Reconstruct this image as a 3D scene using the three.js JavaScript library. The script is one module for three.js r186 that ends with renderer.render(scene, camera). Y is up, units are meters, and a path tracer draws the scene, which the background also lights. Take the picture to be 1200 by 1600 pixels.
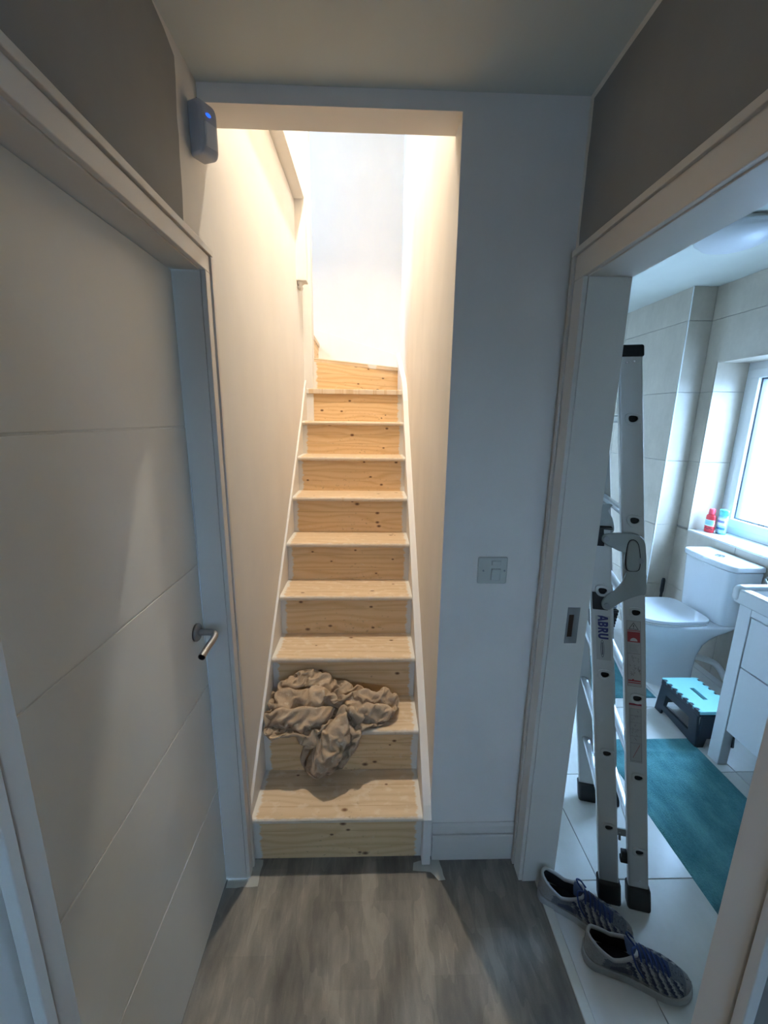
import * as THREE from 'three';
import { RoundedBoxGeometry } from 'three/addons/geometries/RoundedBoxGeometry.js';
import { mergeGeometries, mergeVertices, toCreasedNormals } from 'three/addons/utils/BufferGeometryUtils.js';
import { createNoise2D, createNoise3D } from 'simplex-noise';

// ---------------------------------------------------------------- camera, sky, exposure
const scene = new THREE.Scene();
const camera = new THREE.PerspectiveCamera(2 * Math.atan(800 / 648) * 180 / Math.PI, 1200 / 1600, 0.02, 100);
camera.rotation.order = 'YXZ';
camera.position.set(0, 1.6242, 0);
camera.rotation.set(-0.2221, -0.0309, 0.013);
{                                                                 // overcast daylight: three times as bright overhead as at the horizon, grey ground below
  const w = 32, h = 64, a = new Float32Array(w * h * 4);
  for (let j = 0; j < h; j++) for (let i = 0; i < w; i++) {
    const el = ((j + 0.5) / h - 0.5) * Math.PI, v = el > 0 ? (1 + 2 * Math.sin(el)) / 3 : 0.15;
    a.set([0.46 * v, 0.77 * v, 1.22 * v, 1], (j * w + i) * 4);
  }
  const t = new THREE.DataTexture(a, w, h, THREE.RGBAFormat, THREE.FloatType);
  t.mapping = THREE.EquirectangularReflectionMapping; t.magFilter = t.minFilter = THREE.LinearFilter; t.needsUpdate = true;
  scene.background = t;
}
scene.backgroundIntensity = 49;
const renderer = new THREE.WebGLRenderer();
renderer.toneMapping = THREE.LinearToneMapping;
renderer.toneMappingExposure = 1.38;
renderer.shadowMap.enabled = true;
const BULB = 10.2;                                                  // candela of the bulb over the stairs

// ---------------------------------------------------------------- helpers (d = depth away from the camera, z = -d)
let seed = 7;
const rnd = () => { seed = (seed * 1664525 + 1013904223) >>> 0; return seed / 4294967296; };
const n2 = createNoise2D(rnd), n3 = createNoise3D(rnd);
const fbm = (x, y, o = 4) => { let s = 0, a = 0.5; for (let i = 0; i < o; i++) { s += a * n2(x, y); x *= 2.03; y *= 2.03; a *= 0.5; } return s; };
const clamp = (x, a = 0, b = 1) => Math.min(b, Math.max(a, x));
const lerp = (a, b, t) => a + (b - a) * t;
const V = (x, y, d) => new THREE.Vector3(x, y, -d);
const taken = {};
const numbered = (n) => { const k = taken[n] = (taken[n] ?? -1) + 1; return k ? n + '_' + String(k).padStart(3, '0') : n; };

function metreUV(g, s = 1) {                                      // uv in metres by the way each face points
  const p = g.attributes.position, n = g.attributes.normal, uv = new Float32Array(p.count * 2);
  for (let i = 0; i < p.count; i++) {
    const ax = Math.abs(n.getX(i)), ay = Math.abs(n.getY(i)), az = Math.abs(n.getZ(i));
    let u, v;
    if (ax >= ay && ax >= az) { u = p.getZ(i); v = p.getY(i); } else if (ay >= az) { u = p.getX(i); v = p.getZ(i); } else { u = p.getX(i); v = p.getY(i); }
    uv[i * 2] = u * s; uv[i * 2 + 1] = v * s;
  }
  g.setAttribute('uv', new THREE.BufferAttribute(uv, 2));
  return g;
}
const flat = (g) => { const f = g.index ? g.toNonIndexed() : g; for (const k of Object.keys(f.attributes)) if (!['position', 'normal', 'uv'].includes(k)) f.deleteAttribute(k); return f; };
const merge = (list) => mergeGeometries(list.map(flat));
function box(x0, x1, y0, y1, d0, d1, r = 0) {
  const w = x1 - x0, h = y1 - y0, e = d1 - d0;
  const g = r ? new RoundedBoxGeometry(w, h, e, 2, Math.min(r, w / 2.01, h / 2.01, e / 2.01)) : new THREE.BoxGeometry(w, h, e);
  g.translate((x0 + x1) / 2, (y0 + y1) / 2, -(d0 + d1) / 2);
  return metreUV(flat(g));
}
function mesh(name, geo, mat, parent = null) {
  const m = new THREE.Mesh(Array.isArray(geo) ? merge(geo) : geo, mat);
  m.name = parent ? name : numbered(name);
  m.castShadow = m.receiveShadow = true;
  (parent ?? scene).add(m);
  return m;
}
function struct(name, geo, mat, label) { const m = mesh(name, geo, mat); m.userData.kind = 'structure'; if (label) m.userData.label = label; return m; }
function structGroup(name, label) { const g = new THREE.Group(); g.name = numbered(name); g.userData.kind = 'structure'; if (label) g.userData.label = label; scene.add(g); return g; }
function tag(o, label, category, group) { o.userData.label = label; o.userData.category = category; if (group) o.userData.group = group; return o; }
function thing(name, label, category, [x, y, d] = [0, 0, 0], group) {
  const g = new THREE.Group(); g.name = numbered(name); g.position.set(x, y, -d); scene.add(g);
  return tag(g, label, category, group);
}
// children given in room coordinates, kept at the thing's base
function part(name, geo, mat, root) {
  const m = mesh(name, geo, mat, root);
  let base = root; while (base.parent && base.parent !== scene) base = base.parent;
  if (root === base) m.geometry.translate(-base.position.x, -base.position.y, -base.position.z);
  else m.geometry.translate(-base.position.x, -base.position.y, -base.position.z);
  return m;
}
const poly = (pts) => new THREE.Shape(pts.map(([a, b]) => new THREE.Vector2(a, b)));
function extrude(shape, depth, bevel = 0, seg = 2) {
  return new THREE.ExtrudeGeometry(shape, { depth: depth - 2 * bevel, bevelEnabled: bevel > 0, bevelSize: bevel, bevelOffset: -bevel, bevelThickness: bevel, bevelSegments: seg, curveSegments: 16 }).translate(0, 0, bevel);
}
// profile given in (depth, height), swept along x
function sideProfile(pts, x0, x1, bevel = 0) {
  const g = extrude(poly(pts), x1 - x0, bevel);
  const m = new THREE.Matrix4().makeBasis(new THREE.Vector3(0, 0, -1), new THREE.Vector3(0, 1, 0), new THREE.Vector3(1, 0, 0));
  g.applyMatrix4(m); g.translate(x0, 0, 0);
  return metreUV(flat(g));
}
const tube = (pts, r, seg = 24, rs = 8, closed = false) => new THREE.TubeGeometry(new THREE.CatmullRomCurve3(pts, closed, 'centripetal'), seg, r, rs, closed);
function rod(a, b, r, rs = 16) {
  const d = new THREE.Vector3().subVectors(b, a), g = new THREE.CylinderGeometry(r, r, d.length(), rs);
  g.applyQuaternion(new THREE.Quaternion().setFromUnitVectors(new THREE.Vector3(0, 1, 0), d.clone().normalize()));
  g.translate((a.x + b.x) / 2, (a.y + b.y) / 2, (a.z + b.z) / 2);
  return g;
}

// ---------------------------------------------------------------- textures
function canvasTex(w, h, draw, repeat) {
  const c = document.createElement('canvas'); c.width = w; c.height = h;
  draw(c.getContext('2d'), w, h);
  const t = new THREE.CanvasTexture(c); t.colorSpace = THREE.SRGBColorSpace;
  t.wrapS = t.wrapT = THREE.RepeatWrapping; t.magFilter = THREE.LinearFilter;
  if (repeat) t.repeat.set(...repeat);
  return t;
}
function dataTex(n, fn, srgb, repeat = 1) {                       // fn(u, v) -> [r, g, b] or one number, 0..1; made to tile
  const a = new Uint8Array(n * n * 4);
  for (let j = 0; j < n; j++) for (let i = 0; i < n; i++) {
    const c = fn(i / n, j / n), k = (j * n + i) * 4;
    for (let m = 0; m < 3; m++) a[k + m] = clamp(c.length ? c[m] : c) * 255;
    a[k + 3] = 255;
  }
  const t = new THREE.DataTexture(a, n, n); t.wrapS = t.wrapT = THREE.RepeatWrapping;
  t.magFilter = THREE.LinearFilter; t.minFilter = THREE.LinearMipmapLinearFilter; t.generateMipmaps = true;
  if (srgb) t.colorSpace = THREE.SRGBColorSpace;
  t.repeat.set(repeat, repeat); t.needsUpdate = true;
  return t;
}
// noise that tiles: sampled on a torus through 3D noise pairs
const tile = (u, v, f, o = 3) => {
  let s = 0, a = 0.5; const T = Math.PI * 2;
  for (let i = 0; i < o; i++) {
    const R = f / T, x = Math.cos(T * u) * R, y = Math.sin(T * u) * R, z = Math.cos(T * v) * R, w = Math.sin(T * v) * R;
    s += a * (n3(x + 3.1 * i, y, z * 0.8 + w * 0.3) + n3(x, y + 5.7 * i, w + 9)) * 0.6; f *= 2; a *= 0.5;
  }
  return s;
};
const plasterBump = dataTex(256, (u, v) => 0.5 + 0.5 * tile(u, v, 9, 4), false, 1.6);
const speckBump = dataTex(256, (u, v) => 0.5 + 0.6 * tile(u, v, 40, 3), false, 3);
const weaveBump = dataTex(256, (u, v) => 0.5 + 0.22 * Math.sin(u * 64 * Math.PI * 2) + 0.22 * Math.sin(v * 64 * Math.PI * 2) + 0.25 * tile(u, v, 8, 3), false, 6);

const mix = (a, b, t) => a.map((x, i) => x + (b[i] - x) * t);
const plasterMap = (c, spread) => dataTex(256, (u, v) => { const t = 1 + spread * tile(u, v, 5, 4); return c.map((x) => x * t); }, true, 0.7);
const std = (o) => new THREE.MeshStandardMaterial(o);
const phys = (o) => new THREE.MeshPhysicalMaterial(o);

const M = {
  white: std({ map: plasterMap([0.94, 0.91, 0.87], 0.03), roughness: 0.75, bumpMap: plasterBump, bumpScale: 0.0009 }),
  ceiling: std({ map: plasterMap([0.85, 0.86, 0.825], 0.03), roughness: 0.85, bumpMap: plasterBump, bumpScale: 0.0008 }),
  stairWhite: std({ map: plasterMap([0.90, 0.88, 0.85], 0.02), roughness: 0.7, bumpMap: plasterBump, bumpScale: 0.0008 }),
  grey: std({ map: plasterMap([0.585, 0.58, 0.565], 0.05), roughness: 0.8, bumpMap: plasterBump, bumpScale: 0.0008 }),
  gloss: std({ map: plasterMap([0.86, 0.83, 0.785], 0.02), roughness: 0.42, bumpMap: plasterBump, bumpScale: 0.0003 }),
  door: std({ map: plasterMap([0.91, 0.91, 0.885], 0.02), roughness: 0.42, bumpMap: speckBump, bumpScale: 0.0001 }),
  chrome: std({ color: 0xd8dadc, metalness: 1, roughness: 0.18 }),
  steel: std({ color: 0x9a9da0, metalness: 1, roughness: 0.36, bumpMap: speckBump, bumpScale: 0.0001 }),
  black: std({ color: 0x0b0b0c, roughness: 0.55 }),
  plastic: std({ color: 0xe6e6e2, roughness: 0.4 }),
  upvc: std({ color: 0xeef0f0, roughness: 0.3 }),
  ceramic: phys({ color: 0xd8dcdf, roughness: 0.12, clearcoat: 0.6, clearcoatRoughness: 0.05 }),
  cabinet: std({ color: 0xdde1e5, roughness: 0.35 }),
  glass: phys({ color: 0xffffff, transmission: 1, thickness: 0, roughness: 0, ior: 1.45 }),
  grout: std({ color: 0x8f8b84, roughness: 0.9 }),
  cable: std({ color: 0x17171a, roughness: 0.6 }),
};

// ================================================================ THE SETTING
const XL = -0.441, XR = 0.552, XB = 0.662, DW = 1.247, HC = 2.43, XS = 0.226, HB = 2.49;
// hall floor: grey stone-look sheet with long scraped streaks
const floorMap = canvasTex(1024, 2048, (c, w, h) => {
  const im = c.createImageData(w, h);
  for (let j = 0; j < h; j++) for (let i = 0; i < w; i++) {
    const x = i / w * 1.1, y = j / h * 2.6;
    let t = 0.5 + 0.55 * fbm(x * 5 + 0.2 * n2(x * 3, y * 2), y * 1.6, 4) + 0.18 * fbm(x * 34, y * 9, 3) + 0.10 * (rnd() - 0.5);
    const edge = fbm(x * 9 + 40, y * 2.2, 3); if (edge > 0.16) t += 0.16; if (fbm(Math.floor(x * 7.3 + 0.25 * n2(y * 3, 1)) * 3.7, y * 1.3 + Math.floor(x * 7.3) * 5, 2) > 0.1) t += 0.09;
    const scr = n2(x * 120, y * 5 + 9); if (scr > 0.82) t += 0.12;
    const col = mix([74, 71, 66], [146, 138, 125], clamp(t)), k = (j * w + i) * 4;
    im.data[k] = col[0]; im.data[k + 1] = col[1]; im.data[k + 2] = col[2]; im.data[k + 3] = 255;
  }
  c.putImageData(im, 0, 0);
});
const hallFloor = box(XL - 0.14, 0.607, -0.06, 0, -1.3, 1.36);
{ const p = hallFloor.attributes.position, uv = hallFloor.attributes.uv; for (let i = 0; i < p.count; i++) uv.setXY(i, (p.getX(i) + 0.6) / 1.25, (-p.getZ(i) + 1.3) / 2.7); }
struct('floor', hallFloor, std({ map: floorMap, roughness: 0.62, bumpMap: speckBump, bumpScale: 0.0006 }), 'dark grey stone-look sheet floor of the narrow hall');
struct('ceiling', box(XL - 0.14, XB, HC, HC + 0.2, -1.3, DW + 0.002), M.ceiling, 'dim white painted hall ceiling');

// left wall of hall and stairs, with the flush door let into it
const LD0 = 0.44, LD1 = 1.178, LH = 1.998;
const wl = struct('wall_left', [
  box(XL - 0.14, XL, 0, HC, -1.3, LD0), box(XL - 0.14, XL, LH, HC, LD0, LD1 + 0.0125), box(XL - 0.14, XL, 0, 2.8, LD1 + 0.0125, 2.84),
], M.stairWhite, 'white plastered wall with the grey door, running on up the stairs');
function ragged(pts, amp, step) {                                 // hand-cut paint edge along an outline
  const out = [];
  for (let i = 0; i < pts.length; i++) {
    const a = pts[i], b = pts[(i + 1) % pts.length], n = Math.max(1, Math.round(Math.hypot(b[0] - a[0], b[1] - a[1]) / step));
    for (let k = 0; k < n; k++) { const t = k / n, w = k ? amp * n2(a[0] * 9 + t * 7 + i * 3, i * 5.1) : 0; out.push([lerp(a[0], b[0], t) + w, lerp(a[1], b[1], t) + w]); }
  }
  return out;
}
function wallSkin(pts, x, towards) {                              // coat of paint 1 mm thick on a wall facing +x or -x, outline in (depth, height)
  return sideProfile(pts, towards > 0 ? x : x - 0.0012, towards > 0 ? x + 0.0012 : x);
}
mesh('grey_paint', wallSkin(ragged([[-1.29, 0.2], [0.35, 0.2], [0.35, LH + 0.03], [1.098, LH + 0.03], [1.108, 2.2], [1.122, 2.395], [1.03, 2.424], [-1.29, 2.42]], 0.004, 0.04), XL, 1), M.grey, wl);

// right wall of the hall with the bathroom doorway
const RD0 = 0.465, RD1 = 1.160, RH = 1.997;
const wr = struct('wall_right', [
  box(XR, XB, 0, HB, -1.3, RD0), box(XR, XB, RH, HB, RD0, RD1), box(XR, XB, 0, HB, RD1, DW + 0.02),
], M.white, 'wall between hall and bathroom, grey above the doorway');
mesh('grey_paint', wallSkin(ragged([[-1.29, 0.2], [RD0 - 0.03, 0.2], [RD0 - 0.03, RH + 0.03], [1.225, RH + 0.03], [1.228, 2.2], [1.225, 2.412], [-1.29, 2.427]], 0.003, 0.04), XR, -1), M.grey, wr);
struct('wall_back', [box(XL - 0.14, XB, 0, 1.4, -1.44, -1.3), box(XL - 0.14, XB, 1.9, HC, -1.44, -1.3), box(XL - 0.14, -0.12, 1.4, 1.9, -1.44, -1.3), box(0.24, XB, 1.4, 1.9, -1.44, -1.3)], M.white, 'end wall of the hall with a small added window, behind the viewer');
{
  const g = structGroup('added_window_3', 'small unseen window added at the end of the hall for daylight'), f = (x0, x1, y0, y1) => box(x0, x1, y0, y1, -1.42, -1.36, 0.004);  // unseen window, added to lift the pale front wall with daylight
  mesh('window_frame', [f(-0.12, 0.24, 1.4, 1.44), f(-0.12, 0.24, 1.86, 1.9), f(-0.12, -0.08, 1.44, 1.86), f(0.2, 0.24, 1.44, 1.86)], M.gloss, g);
  mesh('pane', box(-0.08, 0.2, 1.44, 1.86, -1.392, -1.388), M.glass, g);
}
// pale front wall right of the stair opening, with the header over the opening
struct('wall_front', [box(XS, XB, 0, 5.1, DW, 3.75), box(XL - 0.14, XS, 2.388, 5.1, DW, 1.343)], M.white, 'pale plastered wall around the stair opening');

// two-piece baseboard under the switch
const bb = structGroup('baseboard_front', 'painted baseboard under the switch with a cracked joint');
mesh('board', sideProfile([[DW, 0], [DW - 0.016, 0], [DW - 0.016, 0.106], [DW - 0.013, 0.111], [DW, 0.111]], XS + 0.008, XR), M.gloss, bb);
mesh('top_strip', sideProfile([[DW, 0.119], [DW - 0.013, 0.119], [DW - 0.011, 0.148], [DW - 0.004, 0.157], [DW, 0.157]], XS + 0.008, XR), M.gloss, bb);

// ---------------------------------------------------------------- door frames
function frame(name, label, side, x, d0, d1, h, xin, AW = 0.052) {            // side +1: the wall faces +x (left wall), -1: faces -x (right wall)
  const g = structGroup(name, label), t = (a) => x + side * a, X = (a, b) => [Math.min(t(a), t(b)), Math.max(t(a), t(b))];
  const face = (a, b, y0, y1, e0, e1, r = 0.002) => { const [p, q] = X(a, b); return box(p, q, y0, y1, e0, e1, r); };
  // architrave legs and head: flat board, raised outer bead, small groove between
  for (const [n, e] of [['far', d1 - 0.009], ['near', d0 - AW + 0.009]]) {
    const o = n === 'far' ? [e + AW - 0.016, e + AW] : [e, e + 0.016], i = n === 'far' ? [e, e + AW - 0.021] : [e + 0.021, e + AW];
    mesh('architrave', [face(0, 0.008, 0.001, h - 0.002, e + 0.003, e + AW - 0.003, 0), face(0, 0.017, 0, h + AW - 0.018, ...o), face(0, 0.013, 0, h - 0.0095, ...i)], M.gloss, g);
  }
  mesh('architrave_head', [face(0, 0.008, h + 0.003, h + AW - 0.003, d0 - AW + 0.014, d1 + AW - 0.014, 0), face(0, 0.017, h + AW - 0.0165, h + AW, d0 - AW + 0.009, d1 + AW - 0.009), face(0, 0.013, h - 0.009, h + AW - 0.021, d0 - AW + 0.030, d1 + AW - 0.030)], M.gloss, g);
  // lining boards lining the opening
  const w = Math.abs(xin - x), L = (a, b, y0, y1, e0, e1) => face(-a, -b, y0, y1, e0, e1, 0.0015);
  mesh('lining', L(0, w, 0, h, d1 - 0.012, d1 + 0.001), M.gloss, g);
  mesh('lining', L(0, w, 0, h, d0 - 0.001, d0 + 0.012), M.gloss, g);
  mesh('lining_head', L(0, w, h - 0.012, h + 0.001, d0 + 0.012, d1 - 0.012), M.gloss, g);
  return g;
}
const f1 = frame('trim_1', 'painted frame of the closed grey door', 1, XL, LD0, LD1 + 0.012, LH, XL - 0.139);
const f2 = frame('trim_2', 'painted frame of the open bathroom doorway', -1, XR, RD0, RD1 + 0.004, RH, XB + 0.004, 0.072);
// strike plate in the far lining of the bathroom doorway
{
  const d = RD1 - 0.0085, sh = poly([[0.600, 0.950], [0.638, 0.950], [0.638, 1.070], [0.600, 1.070]]);
  sh.holes.push(new THREE.Path([[0.606, 0.972], [0.621, 0.972], [0.621, 1.046], [0.606, 1.046]].map(([a, b]) => new THREE.Vector2(a, b))));
  const p = mesh('strike_plate', flat(extrude(sh, 0.0015, 0.0004)).translate(0, 0, -d), M.steel, f2);
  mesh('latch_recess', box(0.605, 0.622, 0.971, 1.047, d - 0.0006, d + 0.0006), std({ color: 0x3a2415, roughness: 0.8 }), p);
  for (const y of [1.060, 0.960]) mesh('screw', rod(V(0.618, y, d - 0.003), V(0.618, y, d), 0.0035), M.steel, p);
}

// the closed flush door, five wide panels parted by shallow grooves
{
  const g = structGroup('door_1', 'closed grey painted door with four fine horizontal grooves'), x = -0.510, d0 = LD0 + 0.015, d1 = LD1 - 0.004;
  mesh('core', box(x - 0.04, x - 0.003, 0.006, LH - 0.015, d0, d1), M.door, g);
  const ys = [0.006, 0.406, 0.802, 1.199, 1.595, LH - 0.015];
  for (let i = 0; i < 5; i++) mesh('panel', box(x - 0.006, x, ys[i] + (i ? 0.0022 : 0), ys[i + 1] - (i < 4 ? 0.0022 : 0), d0, d1 - 0.003, 0.0012), M.door, g);
  mesh('gap_light_strip', box(x - 0.02, x + 0.0025, 0.12, 1.45, d1 - 0.0025, d1 - 0.0005), M.upvc, g);  // white strip puts the bright line of light at the door edge into colour
  const c = V(x, 1.008, 1.118), h = new THREE.Group(); h.name = 'handle'; g.add(h);
  mesh('rose', new THREE.LatheGeometry([[0, 0], [0.026, 0], [0.026, 0.006], [0.024, 0.009], [0.011, 0.009], [0.0095, 0.012], [0, 0.012]].map(([a, b]) => new THREE.Vector2(a, b)), 32).rotateZ(-Math.PI / 2).translate(c.x, c.y, c.z), M.steel, h);
  mesh('lever', tube([V(x + 0.008, 1.008, 1.118), V(x + 0.040, 1.008, 1.118), V(x + 0.056, 1.006, 1.112), V(x + 0.060, 1.003, 1.095), V(x + 0.058, 0.998, 1.05), V(x + 0.057, 0.993, 1.012)], 0.0095, 40, 16), M.steel, h);
}

// ---------------------------------------------------------------- stairwell shell above
struct('wall_stair_far', box(-2.1, XB, 0, 5.1, 3.6, 3.75), M.stairWhite, 'bright white wall at the turn of the stairs');
struct('wall_stair_left', [box(-2.1, -1.95, 0, 3.6, 1.2, 3.6), box(-2.1, -1.95, 4.5, 5.1, 1.2, 3.6), box(-2.1, -1.95, 3.6, 4.5, 1.2, 2.2), box(-2.1, -1.95, 3.6, 4.5, 3.0, 3.6)], M.stairWhite, 'landing wall with the upstairs window');
struct('wall_landing_back', box(-2.1, XL - 0.14, 2.6, 5.1, 1.1, 1.343), M.stairWhite, 'wall closing the upstairs landing');
struct('ceiling_stairwell', box(-2.1, XB, 5.0, 5.1, 1.2, 3.75), M.ceiling, 'upstairs ceiling over the stairwell');
struct('floor_landing', [box(-1.95, XL - 0.14, 2.6, 2.8, 1.343, 2.84), box(-1.95, XL - 0.14, 0, 2.6, 2.79, 2.84)], M.stairWhite, 'upstairs landing floor');
{
  const g = structGroup('window_2', 'upstairs landing window');
  const f = (y0, y1, a, b) => box(-2.06, -2.0, y0, y1, a, b, 0.004);
  mesh('window_frame', [f(3.6, 3.65, 2.2, 3.0), f(4.45, 4.5, 2.2, 3.0), f(3.65, 4.45, 2.2, 2.25), f(3.65, 4.45, 2.95, 3.0)], M.upvc, g);
  mesh('pane', box(-2.035, -2.03, 3.65, 4.45, 2.25, 2.95), M.glass, g);
}

// ================================================================ STAIRCASE
const R = 0.2003, G = 0.1989, D1 = 1.229, TL = -0.4294, TR = 0.195;
const nose = (n) => D1 + (n - 1) * G;
function pine(s, w, h, tread, o = {}) {                            // bare pine with knots, scuffs, dust and ragged white paint left at both ends
  return canvasTex(w, h, (c) => {
    seed = 1000 + s * 77; const r = rnd, off = s * 13.7;
    const im = c.createImageData(w, h), A = tread ? [218, 192, 158] : [232, 198, 150], B = tread ? [200, 170, 132] : [212, 170, 118];
    const knots = []; const nk = tread ? 3 : 5;
    for (let i = 0; i < nk; i++) knots.push([0.08 + 0.84 * r(), 0.08 + 0.84 * r(), 0.5 + 0.7 * r()]);
    const L0 = tread ? 0.035 : 0.045, boards = [0, 0.33 + 0.1 * r(), 0.66 + 0.1 * r(), 1];
    for (let j = 0; j < h; j++) for (let i = 0; i < w; i++) {
      const u = i / w, v = j / h, X = u * 0.63, Y = v * (tread ? 0.24 : 0.2);
      let pull = 0, dark = 0;
      for (const [ku, kv, ks] of knots) {
        const dx = (u - ku) * 0.63, dy = (v - kv) * (tread ? 0.24 : 0.2), q = Math.hypot(dx / 1.6, dy) / (0.0062 * ks);
        pull += Math.exp(-q * q * 0.09) * 0.012 * Math.sign(dy || 1); dark = Math.max(dark, clamp(1.35 - q));
      }
      const bnd = boards.findIndex((b) => v < b), g = (Y + pull + bnd * 0.31) * 95 + 1.6 * n2(X * 2.2 + off, Y * 9 + bnd * 7);
      let t = 0.5 + 0.5 * Math.sin(g * 2.1 + 2.2 * n2(X * 1.1 + off, bnd * 3.3)); t = t * t * 0.55 + 0.25 * (n2(X * 14 + off, Y * 420) * 0.5 + 0.5);
      let col = mix(A, B, clamp(t + 0.12 * n2(bnd * 9 + off, s)));
      for (const b of boards) if (Math.abs(v - b) < 0.004) col = mix(col, [150, 108, 66], 0.4);
      col = mix(col, [84, 48, 24], dark * 0.85);
      // footmarks: grainy brown scuffs low on the board
      const sc = fbm(X * 26 + off, Y * 40, 4) - (tread ? 0.42 : 0.30) - Math.abs(u - 0.55) * 0.35 - (tread ? 0 : (1 - v) * 0.22);
      if (sc > 0) col = mix(col, [128, 98, 70], clamp(sc * 2.2) * 0.6);
      // plaster dust and splashes, mostly on the treads
      const du = fbm(X * 11 + off + 50, Y * 15, 4) - (tread ? 0.24 - (o.dust ?? 0) : 0.5); if (du > 0) col = mix(col, [234, 222, 206], clamp(du * 2.2) * 0.42);
      // ragged white paint at both ends
      const pl = L0 + 0.016 * fbm(Y * 30 + off, 3.3, 3) + 0.006 * n2(Y * 160, off), pr = L0 + 0.016 * fbm(Y * 30 + off, 8.3, 3) + 0.006 * n2(Y * 160, off + 4);
      const e = Math.max((pl - u) * 90, (pr - 1 + u) * 90); if (e > 0) col = mix(col, [222, 216, 206], clamp(e));
      if (tread && v > 0.955 + 0.03 * fbm(X * 20, off, 3)) col = mix(col, [228, 214, 196], 0.55);
      const k = (j * w + i) * 4; im.data[k] = col[0]; im.data[k + 1] = col[1]; im.data[k + 2] = col[2]; im.data[k + 3] = 255;
    }
    c.putImageData(im, 0, 0);
  });
}
const stairs = tag(new THREE.Group(), 'bare pine staircase with white painted strings, climbing between white walls to a turn', 'staircase');
stairs.name = numbered('staircase'); stairs.position.set(-0.117, 0, -D1); scene.add(stairs);
const pineMat = (map) => std({ map, roughness: 0.62, bumpMap: speckBump, bumpScale: 0.0003 });
function uvTo(g, fu, fv) { const p = g.attributes.position, uv = g.attributes.uv; for (let i = 0; i < p.count; i++) uv.setXY(i, fu(p.getX(i), p.getY(i), -p.getZ(i)), fv(p.getX(i), p.getY(i), -p.getZ(i))); return g; }
const U = (x) => (x - TL) / (TR - TL);
for (let n = 1; n <= 9; n++) {
  const d = nose(n), y = n * R, t = 0.024, e = d + G + 0.03, r = 0.011;
  const rise = box(TL, TR, (n - 1) * R, y - t + 0.001, d + 0.020, d + 0.038);
  part('riser', uvTo(rise, U, (x, Y) => (Y - (n - 1) * R) / R), pineMat(pine(n, 640, 208, false)), stairs);
  if (n < 9) {
    const pr = [[e, y - t], [e, y]]; for (let k = 0; k <= 6; k++) { const a = k / 6 * Math.PI; pr.push([d + r - r * Math.sin(a), y - t / 2 + t / 2 * Math.cos(a)]); }
    part('tread', uvTo(sideProfile(pr, TL, TR), U, (x, Y, D) => 1 - (e - D) / (e - d) * 0.98), pineMat(pine(40 + n, 640, 240, true, { dust: n < 5 ? 0.10 : 0 })), stairs).geometry;
  }
}
// the winders: treads fan round the newel at the left
function slab(pts, y0, y1) {                                       // outline in (x, depth)
  const g = new THREE.ExtrudeGeometry(poly(pts), { depth: y1 - y0, bevelEnabled: true, bevelSize: 0.004, bevelOffset: -0.004, bevelThickness: 0.004, bevelSegments: 2 });
  g.rotateX(-Math.PI / 2).translate(0, y0, 0);
  return metreUV(flat(g));
}
const NX = -0.40, ND = 2.865;
const wood10 = pineMat(pine(60, 640, 208, false)), woodT = pineMat(pine(61, 640, 240, true));
part('tread', uvTo(slab([[TL, nose(9)], [TR + 0.03, nose(9)], [TR + 0.03, 3.42], [NX, 2.93], [TL, 2.93]], 9 * R - 0.024, 9 * R), U, (x, y, d) => (d - 2.8) * 2), woodT, stairs);
function winderRiser(a, b, y0, y1, mat) {
  const A = V(a[0], 0, a[1]), B = V(b[0], 0, b[1]), L = A.distanceTo(B), g = box(0, L, y0, y1, -0.008, 0.008);
  uvTo(g, (x) => x / 0.83, (x, y) => (y - y0) / R);
  g.rotateY(Math.atan2(a[1] * -1 - b[1] * -1, b[0] - a[0])).translate(A.x, 0, A.z);
  return part('riser', g, mat, stairs);
}
winderRiser([NX, ND + 0.016], [TR + 0.03, 3.375], 9 * R, 10 * R - 0.022, wood10);
part('tread', slab([[NX - 0.02, ND], [TR + 0.03, 3.352], [TR + 0.03, 3.6], [-0.42, 3.6], [-0.42, 2.93]], 10 * R - 0.024, 10 * R), woodT, stairs);
winderRiser([-0.43, 2.92], [-0.446, 3.585], 10 * R, 11 * R - 0.022, wood10);
part('tread', slab([[-0.42, 2.90], [-0.428, 3.6], [-1.0, 3.6], [-1.0, 3.55]], 11 * R - 0.024, 11 * R), woodT, stairs);
winderRiser([-0.43, 2.92], [-0.95, 3.585], 11 * R, 12 * R - 0.022, wood10);
part('tread', slab([[-0.42, 2.86], [-1.0, 3.6], [-1.45, 3.6], [-1.45, 2.86]], 12 * R - 0.024, 12 * R), woodT, stairs);
// white painted strings along both walls and across the far wall
const strR = [[1.214, 0], [1.214, 0.205]]; for (let n = 1; n <= 8; n++) strR.push([nose(n) + 0.012, n * R + 0.042]);
strR.push([2.70, 1.735], [2.80, 1.825], [2.90, 1.885], [3.02, 1.93], [3.575, 2.14], [3.575, 1.6], [1.5, 0]);
part('string', sideProfile(strR, TR, XS + 0.0005, 0.0025), M.stairWhite, stairs);
const strL = [[1.214, 0], [1.214, 0.205]]; for (let n = 1; n <= 8; n++) strL.push([nose(n) + 0.006, n * R + 0.022]);
strL.push([2.83, 1.86], [2.83, 1.6], [1.5, 0]);
part('string', sideProfile(strL, XL + 0.0005, TL, 0.002), M.stairWhite, stairs);
part('string', flat(extrude(poly([[XS, 1.6], [XS, 2.122], [0.20, 2.132], [-0.475, 2.318], [-1.2, 2.62], [-1.2, 1.9]]), 0.024, 0.002).translate(0, 0, -3.6)), M.stairWhite, stairs);
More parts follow.
